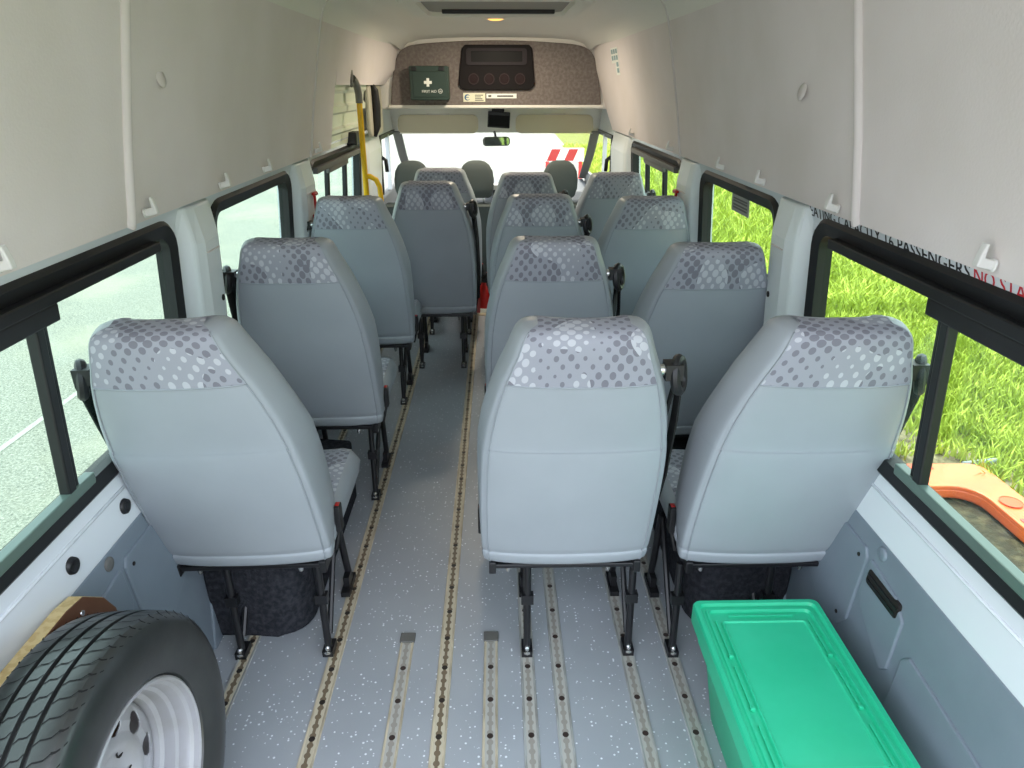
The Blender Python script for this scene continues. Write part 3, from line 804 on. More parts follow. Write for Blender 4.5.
for s, y, lb in HL:
    z = 1.343; x = s * .8045; y -= .045
    if HK is None:
        CAM_SCALE_ON[0] = False
        o = tag(hook_mesh().build('coat_hook', HOOK, bevel=.0025), lb, 'hook', 'white coat hooks'); HK = o
    else:
        o = HK.copy(); COL.objects.link(o); o['label'] = lb
    CAM_SCALE_ON[0] = True
    o.location = cam_scaled((x, y, z)); o.rotation_euler = (0, s * -.16, 0 if s < 0 else PI)
    if s > 0: o.rotation_euler = (0, -.16, PI)
    else: o.rotation_euler = (0, -.16, 0)

# ------------------------------------------------------------------ capacity notice on the right white strip
N = thing('capacity_notice', 'black and red lettering on the white strip over the rear right window', 'notice', (0, 0, 0))
up = Vector((-.0185, 0, .070)).normalized(); rt = Vector((0, -1, 0)); nm = rt.cross(up).normalized()
def strip_M(y, d=.0008, lo=.016):
    o = cam_scaled((.8545, y, 1.262)) + up * lo + nm * d
    M = Matrix.Identity(4)
    for i in range(3): M[i][0] = rt[i]; M[i][1] = up[i]; M[i][2] = nm[i]; M[i][3] = o[i]
    return M
def fit_text(name, body, size, y_from, y_to, mt):
    CAM_SCALE_ON[0] = False
    o = text_mesh(name, body, size, mt, N, Matrix.Identity(4), .0003)
    CAM_SCALE_ON[0] = True
    xs = [v.co.x for v in o.data.vertices]; k_ = U * (y_from - y_to) / (max(xs) - min(xs))
    o.data.transform(strip_M(y_from) @ Matrix.Scale(k_, 4, (1, 0, 0)))
fit_text('black_lettering', 'SEATING CAPACITY 16 PASSENGERS', .047, 1.93, 1.215, BLKP)
fit_text('red_lettering', 'NO STANDING', .047, 1.205, .95, REDP)

# ------------------------------------------------------------------ front: shelf face, cab
m = MB()                                          # bulkhead closing the headliner above the cab
sec = sect(5.2, 1, 10); poly = [(x, z) for x, y, z in sec] + [(-x, z) for x, y, z in sec[:-1][::-1]]
poly = [(.865, 1.45), (.85, 1.6), (.80, 1.84), (.74, 1.95), (.45, 2.03), (-.45, 2.03), (-.74, 1.95), (-.80, 1.84), (-.85, 1.6), (-.865, 1.45)]
m.prism(poly, lambda a, c, k: (a, (5.195, 5.26)[k], c))
struct(m.build('trim_24', CEIL), 'pale bulkhead surround above the cab opening', 'wall panel')
SH = thing('overhead_shelf_panel', 'grey carpeted face of the overhead shelf above the cab', 'shelf panel', (0, 5.19, 0))
pts = [(-.722, 1.474), (-.700, 1.64), (-.668, 1.76), (-.62, 1.82), (-.52, 1.850), (-.25, 1.868), (0, 1.874), (.25, 1.868), (.52, 1.850), (.62, 1.82), (.668, 1.76), (.700, 1.64), (.722, 1.474)]
pts = [(a, c) for a, c in catmull(pts, 3, False)]
m = MB(); m.prism(pts, lambda a, c, k: (a, (-.018, .006)[k], c)); m.build('carpet_face', SHELF, SH, bevel=.008)
m = MB(); m.box(-.735, .735, -.026, .006, 1.455, 1.474); m.build('edge_strip', CEIL, SH, bevel=.004)
# ventilation console
V = thing('radio_console', 'black overhead console with a slot and four round vents', 'console', (0, 5.172, 0))
poly = [(-.232, 1.595), (-.252, 1.62), (-.245, 1.69), (-.222, 1.822), (-.20, 1.846), (.212, 1.846), (.236, 1.822), (.252, 1.69), (.262, 1.62), (.24, 1.578), (.22, 1.571), (-.215, 1.571)]
poly = [(-.235, 1.582), (-.253, 1.602), (-.243, 1.70), (-.226, 1.825), (-.205, 1.846), (.222, 1.846), (.242, 1.825), (.254, 1.70), (.263, 1.602), (.244, 1.582), (.225, 1.570), (-.215, 1.570)]
m = MB(); m.prism(poly, lambda a, c, k: (a, (-.022, .002)[k], c)); m.build('housing', mat('matt black console', (20, 16, 18), .7, 0, None, None, .2), V, bevel=.006)
m = MB(); a = rrect(-.198, .208, 1.722, 1.825, .02); c = rrect(-.166, .178, 1.742, 1.808, .006)
m.rings([[(x, -.020, z) for x, z in a], [(x, -.030, z) for x, z in a], [(x, -.030, z) for x, z in c], [(x, -.020, z) for x, z in c]], True, False, True)
bz = m.build('bezel', mat('dark grey bezel', (46, 42, 46), .7, 0, None, None, .2), V)
m = MB(); m.prism(c, lambda a_, c_, k: (a_, (-.0215, -.024)[k], c_)); m.build('slot', DGLASS, bz)
VM = mat('vent ring', (58, 48, 50), .7, 0, None, None, .2); VC = mat('vent core', (38, 27, 29), .8, 0, None, None, .2)
for x in (-.150, -.045, .057, .163):
    m = MB(); M = Matrix.Translation((x, -.022, 1.637)) @ Matrix.Rotation(PI / 2, 4, 'X')
    m.lathe([(.036, 0), (.036, .006), (.031, .008), (.029, .003)], 24, M); rg = m.build('vent', VM, V, smooth=True)
    m = MB(); m.lathe([(.029, .003), (.02, .005), (0, .006)], 20, M); m.build('vent_core', VC, rg, smooth=True)
# first aid box
FA = thing('first_aid_box', 'dark green first aid box with a white cross hung on the shelf face', 'first aid box', (-.445, 5.172, 1.605))
m = MB(); m.prism([(-.128, -.098), (-.133, .105), (-.126, .112), (.124, .112), (.131, .105), (.133, -.092), (.125, -.1)], lambda a, c, k: (a, (-.078, 0)[k], c)); m.build('body', FAID, FA, bevel=.008)
m = MB(); m.prism(rrect(-.110, .112, -.080, .078, .006), lambda a, c, k: (a, (-.082, -.07)[k], c)); fc = m.build('lid', FAID, FA, bevel=.003)
for x in (-.10, .085):
    m = MB(); m.box(x - .018, x + .018, -.086, -.07, .082, .108); m.build('latch', BPLAST, FA, bevel=.003)
m = MB(); m.prism([(-.035, .002), (-.018, .002), (-.018, -.015), (0, -.015), (0, .002), (.017, .002), (.017, .020), (0, .020), (0, .037), (-.018, .037), (-.018, .020), (-.035, .020)], lambda a, c, k: (a, (-.0835, -.081)[k], c)); m.build('cross', WHITE, FA)
MT = Matrix.Translation((-.052, -.083, -.052)) @ Matrix.Rotation(PI / 2, 4, 'X')
text_mesh('lettering', 'FIRST AID', .023, WHITE, FA, MT)
m = MB(); m.tube([(.072 + .013 * math.cos(2 * PI * k / 20), -.083, -.043 + .013 * math.sin(2 * PI * k / 20)) for k in range(20)], .0016, 5, loop=True)
m.box(.064, .080, -.0836, -.082, -.045, -.041); m.build('emblem', WHITE, FA)
# stickers on the shelf face
S1 = thing('sticker', 'white sticker with blue swirl under the console on the shelf face', 'sticker', (-.149, 5.1715, 1.522))
m = MB(); m.box(-.075, .075, -.001, 0, -.028, .028); m.build('film', mat('cream sticker film', (226, 224, 200), .6), S1)
m = MB(); m.tube([(-.045 + .017 * math.cos(math.radians(t)), -.0018, .017 * math.sin(math.radians(t))) for t in range(40, 330, 20)], [.001, .002, .003, .004, .005, .0055, .0055, .0055, .005, .0045, .004, .003, .002, .0015, .001], 6)
m.box(-.060, -.038, -.0022, -.001, -.002, .002); m.build('swirl', BLUEP, S1)
m = MB()
for z, w in ((.014, .055), (.003, .04), (-.008, .05), (-.018, .058)): m.box(.005, .005 + w, -.0018, -.001, z - .0025, z + .0025)
m.build('print_line', NOTED, S1)
S2 = thing('sticker', 'long narrow white sticker beside the blue swirl sticker on the shelf face', 'sticker', (.037, 5.1715, 1.531))
m = MB(); m.box(-.103, .103, -.001, 0, -.015, .015); m.build('film', WHITE, S2)
m = MB(); m.box(-.09, -.07, -.0018, -.001, -.007, .006); m.box(-.03, .08, -.0018, -.001, -.006, .004); m.build('print_line', NOTED, S2)
# sticker on right headliner
S3 = thing('sticker', 'pale blue grid sticker high on the right headliner near the front', 'sticker', (.735, 4.66, 1.735))
m = MB()
M = Matrix.Translation((0, 0, 0)) @ Matrix.Rotation(-.20, 4, 'Y') @ Matrix.Rotation(.07, 4, 'Z')
m.box(-.012, -.0105, -.09, .09, -.01, .075, M); m.box(-.012, -.0105, -.09, -.0, -.08, -.01, M); m.build('film', WHITE, S3)
m = MB()
for a in (-.078, -.022, .034):
    for c in (.042, .006): m.box(-.0128, -.0105, a, a + .04, c, c + .025, M)
for c in (-.032, -.066): m.box(-.0128, -.0105, -.078, -.028, c, c + .025, M)
m.build('print_grid', mat('pale blue print', (140, 166, 172), .6), S3)
# window notice
S4 = thing('window_notice', 'grey printed notice stuck on the middle right window', 'notice', (0, 0, 0))
bar(1, 2.44, 2.63, 1.175, 1.235, -.0105, .0115).build('film', NOTICE, S4)
m = MB()
for z in (1.222, 1.213, 1.200, 1.190): 
    q = bar(1, 2.46, 2.61, z - .003, z + .003, -.0096, .0106); m.add(q.v, q.f)
m.build('print_line', NOTED, S4)

# roof hatch
H_ = thing('roof_hatch', 'pale framed roof hatch in the ceiling with a dark handle bar', 'roof hatch', (0, 3.78, 1.928))
a = rrect(-.43, .43, -.44, .44, .10); c = rrect(-.35, .35, -.36, .36, .07)
m = MB(); m.rings([[(x, y, .05) for x, y in a], [(x, y, .012) for x, y in a], [(x * .985, y * .985, .0) for x, y in a], [(x, y, .002) for x, y in c], [(x * .97, y * .97, .03) for x, y in c]], True, False, True)
m.build('frame', CEIL, H_, smooth=True, auto=45)
m = MB(); m.prism(c, lambda x, y, k: (x, y, (.022, .030)[k])); m.build('hatch_panel', mat('grey hatch panel', (150, 146, 142), .7), H_)
m = MB(); m.box(-.27, .30, .20, .24, .004, .024); m.build('handle_bar', BPLAST, H_, bevel=.004)
m = MB(); M = Matrix.Translation((0, 4.55, 1.966)) @ Matrix.Rotation(PI, 4, 'X') @ Matrix.Diagonal((1, .5, 1, 1))
m.lathe([(.068, 0), (.064, .012), (.052, .016)], 28, M); 
LP = thing('courtesy_lamp', 'small oval amber courtesy lamp on the ceiling behind the shelf', 'lamp', (0, 0, 0))
m.build('lamp_ring', CEIL, LP, smooth=True)
m = MB(); m.lathe([(.052, .012), (.04, .020), (.02, .024), (0, .0245)], 24, M); m.build('lens', AMBER, LP, smooth=True)
la = bpy.data.lights.new('courtesy lamp light', 'AREA'); la.shape = 'ELLIPSE'; la.size = .12; la.size_y = .06; la.energy = 7; la.color = (1, .86, .66); la.spread = PI
lo = bpy.data.objects.new('lamp_bulb', la); COL.objects.link(lo); lo.parent = LP; lo.location = cam_scaled((0, 4.55, 1.938))

# cab headliner, visors, mirror, dash unit
m = MB(); rs = []
prof = [(5.23, 1.452), (5.75, 1.47), (5.95, 1.445), (6.08, 1.33), (6.15, 1.238)]
for y, z in prof: rs.append([(-.86, y, z - .012), (-.6, y, z), (.6, y, z), (.86, y, z - .012), (.86, y, z + .04), (-.86, y, z + .04)])
m.rings(rs); struct(m.build('trim_25', CEIL, smooth=True, auto=40), 'pale cab headliner over the windscreen', 'ceiling')
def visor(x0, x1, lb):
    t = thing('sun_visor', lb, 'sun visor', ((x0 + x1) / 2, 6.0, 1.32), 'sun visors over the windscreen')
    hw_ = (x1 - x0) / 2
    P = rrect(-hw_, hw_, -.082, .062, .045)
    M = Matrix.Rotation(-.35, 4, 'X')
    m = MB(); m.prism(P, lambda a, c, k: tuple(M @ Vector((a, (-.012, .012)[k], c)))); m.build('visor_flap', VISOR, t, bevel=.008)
    m = MB(); m.prism(rrect(-hw_ + .03, hw_ - .03, .050, .072, .01), lambda a, c, k: tuple(M @ Vector((a, (.004, .016)[k], c)))); m.build('gap_shade', APIL, t)  # dark strip painted in as the shade of the gap above the flap
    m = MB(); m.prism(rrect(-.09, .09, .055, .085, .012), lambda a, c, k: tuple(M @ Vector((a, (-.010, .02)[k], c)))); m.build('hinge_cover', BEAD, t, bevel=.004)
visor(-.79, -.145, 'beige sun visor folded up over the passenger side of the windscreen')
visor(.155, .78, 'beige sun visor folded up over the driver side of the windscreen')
T = thing('dash_display_unit', 'black box unit fixed under the cab header between the sun visors', 'device', (.02, 5.93, 1.345))
m = MB(); m.box(-.088, .088, -.03, .05, -.058, .062, Matrix.Rotation(.06, 4, 'Y')); m.build('case', BPLAST, T, bevel=.006)
m = MB(); m.box(-.078, .080, -.0315, -.028, -.046, .035, Matrix.Rotation(.06, 4, 'Y')); m.build('screen', DGLASS, T)
m = MB(); m.box(-.055, .045, .0, .05, .060, .115); m.build('mount', BPLAST, T, bevel=.004)
MR = thing('rear_view_mirror', 'interior mirror showing green, hung at the top of the windscreen', 'mirror', (.0, 6.02, 1.178))
m = MB(); m.prism(rrect(-.112, .112, -.036, .036, .028), lambda a, c, k: (a, (-.012, .016)[k], c)); m.build('case', GREYPL, MR, bevel=.006)
m = MB(); MM = Matrix.Rotation(.0, 4, 'X'); m.prism(rrect(-.102, .102, -.029, .029, .022), lambda a, c, k: (a, (-.0135, -.011)[k], c)); m.build('glass', MIRROR, MR)
m = MB(); m.tube([(0, .015, .01), (0, .05, .05), (0, .085, .068)], .010, 8); m.build('stem', BPLAST, MR, smooth=True)
MR.rotation_euler = (.0, 0, .194)

# windscreen, A pillars, cab doors
m = MB(); vs = []
for d in (0, .005):
    vs += [(-.80, 6.15 + d, 1.242), (.80, 6.15 + d, 1.242), (.80, 6.92 + d, .78), (-.80, 6.92 + d, .78)]
m.add(vs, [(0, 1, 2, 3), (4, 7, 6, 5), (0, 4, 5, 1), (1, 5, 6, 2), (2, 6, 7, 3), (3, 7, 4, 0)])
wsn = thing('window_7', 'wide bright windscreen at the front of the cab', 'windscreen', (0, 0, 0), None, 'structure'); m.build('pane', WSCR, wsn)
m = MB()
for s in (-1, 1):
    m.rings([[(s * (x), y, z), (s * (x + .075), y - .05, z), (s * (x + .085), y + .03, z), (s * (x + .03), y + .04, z)] for x, y, z in ((.775, 6.13, 1.25), (.785, 6.5, 1.03), (.775, 6.92, .78))])
m2 = m.build('pillar_cover', APIL, wsn, bevel=.012)
m = MB(); rs = []
for s, n, num in ((-1, 'left', 26), (1, 'right', 27)):
    m = MB()                      # door below the glass
    m.box(s * .84, s * .90, 5.27, 6.95, -.25, .84)
    dr = struct(m.build('door_%d' % (1 if s < 0 else 2), APIL, bevel=.02), '%s cab door beside the cab seats' % n, 'door')
    m = MB(); m.prism([(5.27, 1.45), (5.27, .84), (5.36, .84), (5.36, 1.26), (6.14, 1.26), (6.14, 1.45)], lambda a, c, k: (s * (.845, .88)[k], a, c)); m.build('window_surround', PAINT, dr, bevel=.006)
    m = MB(); m.prism([(5.35, .85), (5.385, .85), (5.385, 1.235), (6.05, 1.235), (6.12, 1.265), (5.35, 1.265)], lambda a, c, k: (s * (.835, .87)[k], a, c)); m.build('door_seal', RUBBER, dr)
    m = MB(); m.prism([(5.36, .83), (5.36, 1.26), (6.14, 1.26), (6.88, .83)], lambda a, c, k: (s * (.862, .866)[k], a, c)); m.build('pane', WSCR, dr)
    m = MB(); m.box(s * .83, s * .86, 5.72, 5.745, .84, 1.25); m.build('quarter_bar', PAINT, dr)
    m = MB()
    m.tube([(s * .83, 5.30, 1.12), (s * .80, 5.30, 1.10), (s * .795, 5.30, 1.02)], .014, 8); m.build('belt_anchor', BPLAST, dr, smooth=True)
# dashboard
m = MB(); rs = []
for y, z in ((6.28, .30), (6.25, .66), (6.34, .745), (6.6, .765), (6.95, .775), (6.95, .3)):
    rs.append([(-.83, y, z), (.83, y, z)])
vs = [p for r in rs for p in r]
fs = [(2 * i, 2 * i + 1, 2 * i + 3, 2 * i + 2) for i in range(5)] + [(0, 2, 4, 6, 8, 10), (1, 11, 9, 7, 5, 3), (10, 11, 1, 0)]
m.add(vs, fs); DB = thing('dashboard', 'dark dashboard below the bright windscreen', 'dashboard', (0, 0, 0)); m.build('dash_body', DASH, DB, bevel=.02)
m = MB(); m.box(-.10, .10, 6.30, 6.40, .755, .800); m.build('top_tray', mat('pale tray', (206, 200, 186), .5), DB, bevel=.01)

CAM_SCALE_ON[0] = False
# cab seats
def cab_seat(x, lb, hw_=.125, bw=.24):
    t = thing('cab_seat', lb, 'seat', (x, 5.30, -.34), 'dark cab seats')
    m = MB(); rs = []
    for y, z, w in ((.0, .45, bw - .02), (-.02, .60, bw), (-.07, .90, bw), (-.10, 1.09, bw * .96), (-.115, 1.135, bw * .9), (-.11, 1.152, bw * .8)):
        rs.append([(a, y + c, z) for a, c in rrect(-w, w, -.05 if z < 1.14 else -.02, .07 if z < 1.14 else .04, .035 if z < 1.14 else .025, 4)])
    m.rings(rs); m.build('backrest', CABSEAT, t, smooth=True, auto=60)
    m = MB(); rs = []
    for dz, w, th in ((-.125, .72, .6), (-.115, .84, .8), (-.06, .98, 1), (0, 1.0, 1), (.06, .92, 1), (.10, .74, .9), (.122, .50, .7), (.130, .25, .4)):
        rs.append([(a, -.115 + c, 1.318 + dz) for a, c in rrect(-hw_ * w, hw_ * w, -.045 * th, .045 * th, .03 * th, 4)])
    m.rings(rs); hd = m.build('headrest', CABSEAT, t, smooth=True, auto=60)
    m = MB()
    for px in (-.05, .05): m.tube([(px, -.105, 1.13), (px, -.115, 1.22)], .006, 8)
    m.build('headrest_post', CHROME, hd, smooth=True)
    m = MB(); rs = [[(a, y, c) for a, c in rrect(-w, w, .40, zt, .04, 4)] for y, w, zt in ((.0, bw - .02, .53), (.1, bw, .56), (.4, bw, .57), (.48, bw - .02, .54), (.51, bw - .05, .50))]
    m.rings(rs); m.build('seat_cushion', CABSEAT, t, smooth=True, auto=60)
    m = MB(); m.box(-bw + .04, bw - .04, .02, .44, .121, .41); m.build('pedestal', DASH, t, bevel=.01)
    return t
cab_seat(-.605, 'dark cab seat at far left with a tall rounded headrest')
cab_seat(-.145, 'dark middle cab seat with rounded headrest, left of the aisle end', .125, .21)
cab_seat(.455, 'dark driver seat at the right of the cab with rounded headrest')
# fire extinguisher by the step
FE = thing('fire_extinguisher', 'red fire extinguisher standing at the front end of the aisle', 'fire extinguisher', (-.098, 5.17, -.22))
m = MB(); m.lathe([(0, 0), (.058, 0), (.062, .01), (.062, .36), (.055, .40), (.03, .43), (.022, .45)], 24, Matrix.Identity(4)); m.build('cylinder', RED, FE, smooth=True, auto=40)
m = MB(); m.box(-.02, .02, -.02, .02, .45, .49); m.box(-.012, .012, -.07, .03, .49, .50); m.box(-.012, .012, -.075, .03, .515, .527); m.build('valve_handle', BPLAST, FE, bevel=.003)
m = MB(); m.box(-.035, .035, -.0632, -.055, .14, .26); m.build('label_plate', WHITE, FE)

CAM_SCALE_ON[0] = True
# left door bare metal, grab pole, hammers, handles
m = MB()
XB = lambda z: .842 - (z - 1.3) * .16
rs = []
for z, d in ((1.30, 0), (1.36, 0), (1.372, .012), (1.39, .012), (1.402, 0), (1.46, .0), (1.472, .016), (1.50, .016), (1.515, 0), (1.56, 0), (1.575, .014), (1.61, .014), (1.63, 0)):
    rs.append([(-XB(z) + d, 3.63, z), (-XB(z) + d, 4.60, z), (-XB(z) - .03, 4.60, z), (-XB(z) - .03, 3.63, z)])
m.rings(rs); struct(m.build('trim_28', mat('pale green white metal', (222, 228, 208), .35)), 'bare ribbed metal panel above the front left window', 'wall panel')
m = MB(); m.box(-.86, -.79, 4.20, 4.34, 1.285, 1.355)
tag(m.build('door_catch', BPLAST, bevel=.008), 'small black catch on the bare metal panel over the front left window', 'catch')
m = MB(); m.prism(rrect(4.62, 5.14, 1.30, 1.60, .05), lambda a, c, k: ((-.80, -.775)[k] - 0 * c, a, c))
struct(m.build('trim_29', mat('greige pillar panel', (190, 186, 168), .6), bevel=.01), 'beige pillar panel behind the yellow grab pole', 'wall panel')
GP = thing('grab_pole', 'tall yellow grab pole with grey bracket beside the front left doorway', 'grab pole', (-.737, 4.08, 0))
m = MB(); m.tube([(0, 0, .113), (0, 0, 1.50), (0, 0, 1.53)], .0155, 14); m.build('pole', YELLOW, GP, smooth=True)
m = MB(); m.tube([(0, 0, 1.51), (0, 0, 1.555), (-.002, -.018, 1.590), (-.006, -.05, 1.618), (-.012, -.078, 1.632)], .019, 14); m.lathe([(.0, .010), (.030, .008), (.034, 0), (.034, -.006)], 20, Matrix.Translation((-.017, -.085, 1.636)) @ Matrix.Rotation(PI / 2, 4, 'Y') @ Matrix.Diagonal((1.4, .9, 1, 1))); m.build('bracket', GREYPL, GP, smooth=True, auto=50)
m = MB(); m.tube([(.0, .0, 1.13), (.025, .01, 1.128), (.055, .02, 1.11), (.072, .025, 1.07), (.076, .025, 1.00), (.076, .025, .60), (.06, .02, .55), (0, 0, .53)], .0145, 12); m.build('side_handle', YELLOW, GP, smooth=True)
m = MB(); m.tube([(-.765, 4.72, 1.60), (-.755, 4.74, 1.57), (-.752, 4.745, 1.48), (-.755, 4.74, 1.36), (-.77, 4.72, 1.30)], [.012, .022, .026, .024, .012], 10)
tag(m.build('hand_grip', BPLAST, smooth=True), 'black moulded grip beside the yellow grab pole', 'handle')
for s, y, lb in ((-1, 3.17, 'small red safety hammer on the left pillar ahead of the middle window'), (1, 3.20, 'small red safety hammer on the right pillar ahead of the middle window')):
    t = thing('safety_hammer', lb, 'hammer', (s * .800, y, 1.06), 'red safety hammers')
    m = MB(); m.tube([(0, 0, .0), (0, -.005, .10)], .0065, 8); m.build('shaft', RED, t, smooth=True)
    m = MB(); m.tube([(0, -.032, .104), (0, .026, .100)], [.006, .010], 8); m.build('head', RED, t, smooth=True)
    m = MB(); m.box(-.012 if s > 0 else -.016, .016 if s > 0 else .012, -.014, .014, -.022, .012); m.build('holder', RED, t, bevel=.003)

CAM_SCALE_ON[0] = False
# ------------------------------------------------------------------ outside
GZ = -.65
m = MB(); m.prism([(-60, -30), (1.75, -30), (1.75, 8.5), (2.25, 11), (2.7, 26), (3.4, 60), (3.4, 90), (-60, 90)], lambda a, c, k: (a, c, (GZ - .2, GZ)[k] + .003))
struct(m.build('trim_30', ASPH), 'pale asphalt road on the left and ahead', 'road')
m = MB(); m.add([(1.75, -30, GZ), (60, -30, GZ), (60, 90, GZ), (1.75, 90, GZ), (1.75, -30, GZ - .2), (60, -30, GZ - .2), (60, 90, GZ - .2), (1.75, 90, GZ - .2)], [(0, 1, 2, 3), (4, 7, 6, 5), (0, 4, 5, 1), (1, 5, 6, 2), (2, 6, 7, 3), (3, 7, 4, 0)])
struct(m.build('trim_31', TURF), 'turf ground on the right of the van', 'ground')
def blob(cx, cy, rx, ry, z, n=40, jit=.18):
    return [(cx + rx * (1 + random.uniform(-jit, jit)) * math.cos(2 * PI * k / n), cy + ry * (1 + random.uniform(-jit, jit)) * math.sin(2 * PI * k / n), z) for k in range(n)]
m = MB(); q = blob(2.35, 3.2, .95, 2.0, GZ + .012); m.add(q, [tuple(range(len(q)))])
struct(m.build('trim_32', EARTH), 'patch of bare dry earth beside the van', 'ground')
# grass blades (uncountable)
def grass():
    m = MB()
    def bl(x, y, h):
        a = random.uniform(0, 2 * PI); w = (.006 + .004 * random.random()) * (1 if y < 7 else 1.4 + y * .06); l = h * random.uniform(.2, .9); b_ = random.uniform(0, 2 * PI)
        dx, dy = w * math.cos(a), w * math.sin(a); lx_, ly_ = l * math.cos(b_), l * math.sin(b_)
        m.add([(x - dx, y - dy, GZ), (x + dx, y + dy, GZ), (x + lx_ * .4 + dx * .7, y + ly_ * .4 + dy * .7, GZ + h * .65), (x + lx_ * .4 - dx * .7, y + ly_ * .4 - dy * .7, GZ + h * .65), (x + lx_, y + ly_, GZ + h)], [(0, 1, 2, 3), (3, 2, 4)])
    cl = []
    for _ in range(60000):
        r = random.random(); x = 1.9 + 7.5 * r ** 1.5; y = random.uniform(.4, 1) * (2 + x * 1.7) 
        ex = ((x - 2.35) / .95) ** 2 + ((y - 3.2) / 2.0) ** 2
        if ex < .85 or (ex < 1.25 and random.random() < .6): continue
        bl(x, y, random.uniform(.05, .13))
    for _ in range(42000):                      # coarser tufts farther up the verge
        y = 7 + 22 * random.random() ** 1.3; x = 2.6 + random.random() * (2 + y * .42)
        bl(x, y, random.uniform(.10, .24))
    for _ in range(260):
        x = 2.0 + 1.6 * random.random(); y = 1.6 + 3.4 * random.random()
        if 1.85 < x < 2.95 and 1.8 < y < 3.95: continue
        for _ in range(16): bl(x + random.gauss(0, .03), y + random.gauss(0, .03), random.uniform(.06, .16))
    return m
tag(grass().build('grass', BLADE), 'bright green grass growing on the right of the van', 'grass', None, 'stuff')
# orange barrier lying on the ground
OB = thing('road_barrier', 'orange plastic road barrier lying on the ground outside the rear right window', 'barrier', (.03, -.14, 0))
outer = [(1.95, 1.9), (2.93, 1.9), (2.95, 3.30), (2.93, 3.55), (2.86, 3.66), (2.84, 3.86), (2.55, 3.88), (2.02, 3.88), (1.95, 3.8)]
def hole_ring(x0, x1, y0, y1, r, n=5): return rrect(x0, x1, y0, y1, r, n)
def plate_with_hole(m, outer_rect, inner, z0, z1):
    # ring of quads between an outer rounded rect and the inner loop, same vertex count
    rs = [[(x, y, z0) for x, y in outer_rect], [(x, y, z1) for x, y in outer_rect], [(x, y, z1) for x, y in inner], [(x, y, z0) for x, y in inner]]
    m.rings(rs, True, False, True)
m = MB()
plate_with_hole(m, rrect(2.03, 2.95, 2.66, 3.88, .10), rrect(2.30, 2.72, 2.76, 3.58, .14), GZ + .03, GZ + .10)
plate_with_hole(m, rrect(2.03, 2.95, 1.60, 2.655, .10), rrect(2.30, 2.72, 1.78, 2.55, .14), GZ + .03, GZ + .10)
m.build('moulded_frame', ORANGE, OB, bevel=.018)
m = MB(); plate_with_hole(m, rrect(2.27, 2.75, 2.73, 3.61, .15), rrect(2.30, 2.72, 2.76, 3.58, .14), GZ + .09, GZ + .115); m.build('opening_rim', ORANGE, OB, bevel=.006)
m = MB(); m.lathe([(.0, .002), (.055, .002), (.06, .006)], 24, Matrix.Translation((2.83, 3.42, GZ + .103))); m.build('round_recess', mat('deep orange recess', (228, 84, 34), .5), OB)
m = MB(); m.prism(rrect(2.765, 2.93, 2.78, 3.26, .01), lambda a, c, k: (a, c, GZ + (.095, .104)[k])); m.build('reflective_panel', ORED, OB)
m = MB(); m.prism(rrect(2.42, 2.62, 3.80, 3.86, .01), lambda a, c, k: (a, c, GZ + (.095, .103)[k])); m.build('end_slot', mat('dark orange slot', (226, 74, 36), .5), OB)
m = MB(); m.tube([(2.93, 3.80, GZ + .05), (3.16, 3.84, GZ + .05)], .020, 10)
tag(m.build('pipe', GREYBAR, smooth=True), 'short grey pipe lying in the grass beyond the orange barrier', 'pipe')
m = MB(); q = blob(2.54, 3.02, .26, .46, GZ + .02, 30, .08); m.add(q, [tuple(range(len(q)))])
struct(m.build('trim_34', mat('dark damp soil', (58, 50, 38), .95, 0, (30, .8, .02), (14, (92, 82, 62), .45, .7))), 'dark damp soil inside the barrier opening', 'ground')
# faint painted line on the left road
m = MB(); m.add([(-3.37, 3.4, GZ + .006), (-3.32, 3.4, GZ + .006), (-3.30, 9, GZ + .006), (-3.35, 9, GZ + .006)], [(0, 1, 2, 3)])
struct(m.build('trim_33', LINE), 'faded painted line on the road outside the left windows', 'road marking')
# striped works barrier ahead
WB = thing('works_barrier', 'red and white works barrier far ahead beyond the windscreen', 'barrier', (1.62, 17.6, GZ))
m = MB(); m.box(-.48, .48, -.03, .03, .55, .86); m.build('board', WHITE, WB, bevel=.01)
m = MB()
for i in range(2): m.prism([(-.42 + i * .42, .57), (-.20 + i * .42, .57), (-.08 + i * .42, .84), (-.30 + i * .42, .84)], lambda a, c, k: (a, (-.034, -.03)[k], c))
m.build('stripe', RED, WB)
m = MB()
for x in (-.4, .4): m.box(x - .04, x + .04, -.03, .03, 0, .56); m.box(x - .05, x + .05, -.3, .3, 0, .05)
m.build('stand', ORED, WB)
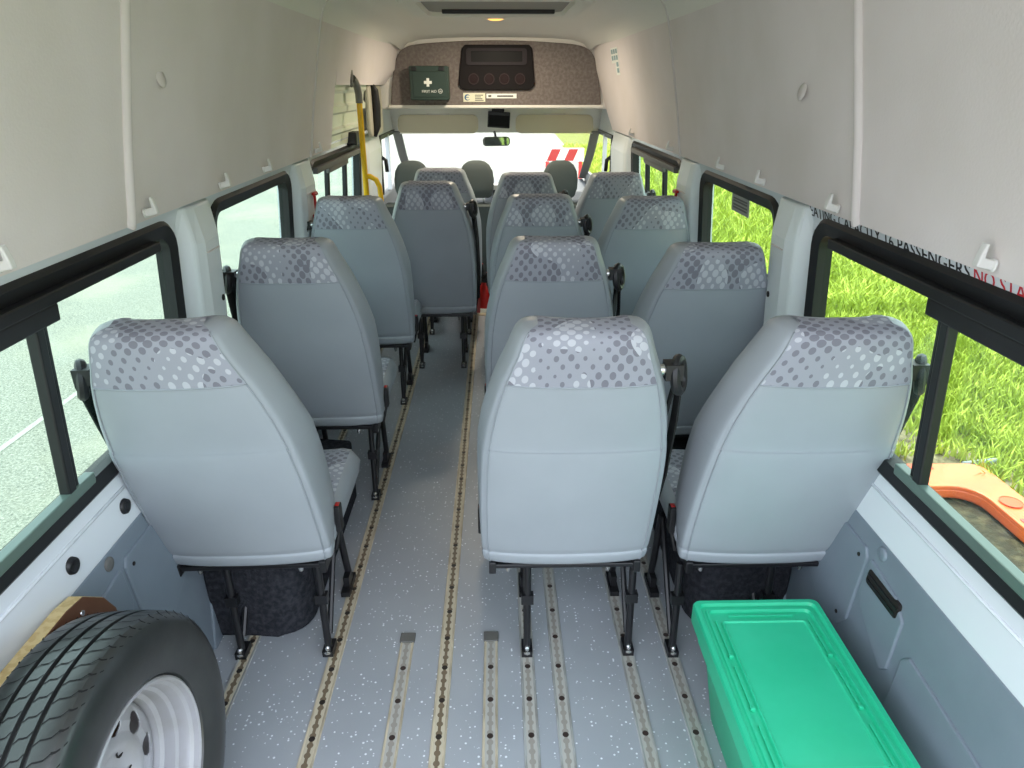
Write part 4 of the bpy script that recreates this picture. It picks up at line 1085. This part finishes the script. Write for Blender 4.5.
# hedge bank along the verge, far right
def hedge(cx, cy, rx, ry, h, n):
    m = MB()
    for _ in range(n):
        a = random.uniform(0, 2 * PI); p = random.random() ** .4; z = random.random()
        w_ = math.sqrt(max(.05, 1 - z * z))
        x = cx + rx * p * w_ * math.cos(a); y = cy + ry * p * w_ * math.sin(a); zz = GZ + .02 + h * z * random.uniform(.6, 1)
        s_ = random.uniform(.10, .22); u = Vector((random.gauss(0, 1), random.gauss(0, 1), random.gauss(0, .7))).normalized() * s_; v = Vector((random.gauss(0, 1), random.gauss(0, 1), random.gauss(0, 1))).normalized() * s_ * .6
        P = Vector((x, y, zz)); m.add([P - u, P + v, P + u, P - v], [(0, 1, 2, 3)])
    return m
for (cx, cy, rx, ry, h, lb) in ((13, 27, 4.5, 12, 2.2, 'leafy green hedge bank far off beyond the right windows'), (7.5, 44, 3.6, 7, 1.8, 'leafy green hedge far ahead at the right of the road')):
    tag(hedge(cx, cy, rx, ry, h, 5000).build('hedge', LEAF), lb, 'hedge')

# ------------------------------------------------------------------ light, world, camera
w = bpy.data.worlds.new('sky'); SC.world = w; w.use_nodes = True
nt = w.node_tree; bg = nt.nodes['Background']
sky = nt.nodes.new('ShaderNodeTexSky'); sky.sky_type = 'NISHITA'; sky.sun_disc = False; sky.sun_elevation = math.radians(52); sky.sun_rotation = math.radians(20); sky.air_density = 1.0; sky.dust_density = 3.0; sky.ozone_density = 1
mxn = nt.nodes.new('ShaderNodeMix'); mxn.data_type = 'RGBA'; mxn.inputs['Factor'].default_value = .6
nt.links.new(sky.outputs[0], mxn.inputs[6]); mxn.inputs[7].default_value = (6.5, 6.8, 7.2, 1)
nt.links.new(mxn.outputs[2], bg.inputs['Color']); bg.inputs['Strength'].default_value = .30
sun = bpy.data.lights.new('sun', 'SUN'); sun.energy = 3.2; sun.angle = math.radians(3); sun.color = (1, .95, .86)
so = bpy.data.objects.new('sun', sun); COL.objects.link(so)
d = Vector((.0, -.45, -1.0))       # direction the light travels
so.rotation_euler = d.to_track_quat('-Z', 'Y').to_euler(); so.location = (5, 10, 15)

F = 700.0; TH = math.atan(299 / F); YAW = math.atan(16 / F * math.cos(TH))
cam = bpy.data.cameras.new('camera'); co = bpy.data.objects.new('camera', cam); COL.objects.link(co)
co.location = (0, 0, 1.6); co.rotation_euler = (PI / 2 - TH, 0, -YAW)
cam.sensor_fit = 'HORIZONTAL'; cam.sensor_width = 36; cam.lens = F * 36 / 1024; cam.clip_start = .05; cam.clip_end = 300
SC.camera = co
vs_ = SC.view_settings; vs_.view_transform = 'Standard'; vs_.look = 'None'; vs_.gamma = 1; vs_.use_curve_mapping = False; vs_.exposure = 1.15
SC.cycles.use_denoising = True
SC.cycles.max_bounces = 14; SC.cycles.diffuse_bounces = 8; SC.cycles.transparent_max_bounces = 24
SC.cycles.sample_clamp_indirect = 10
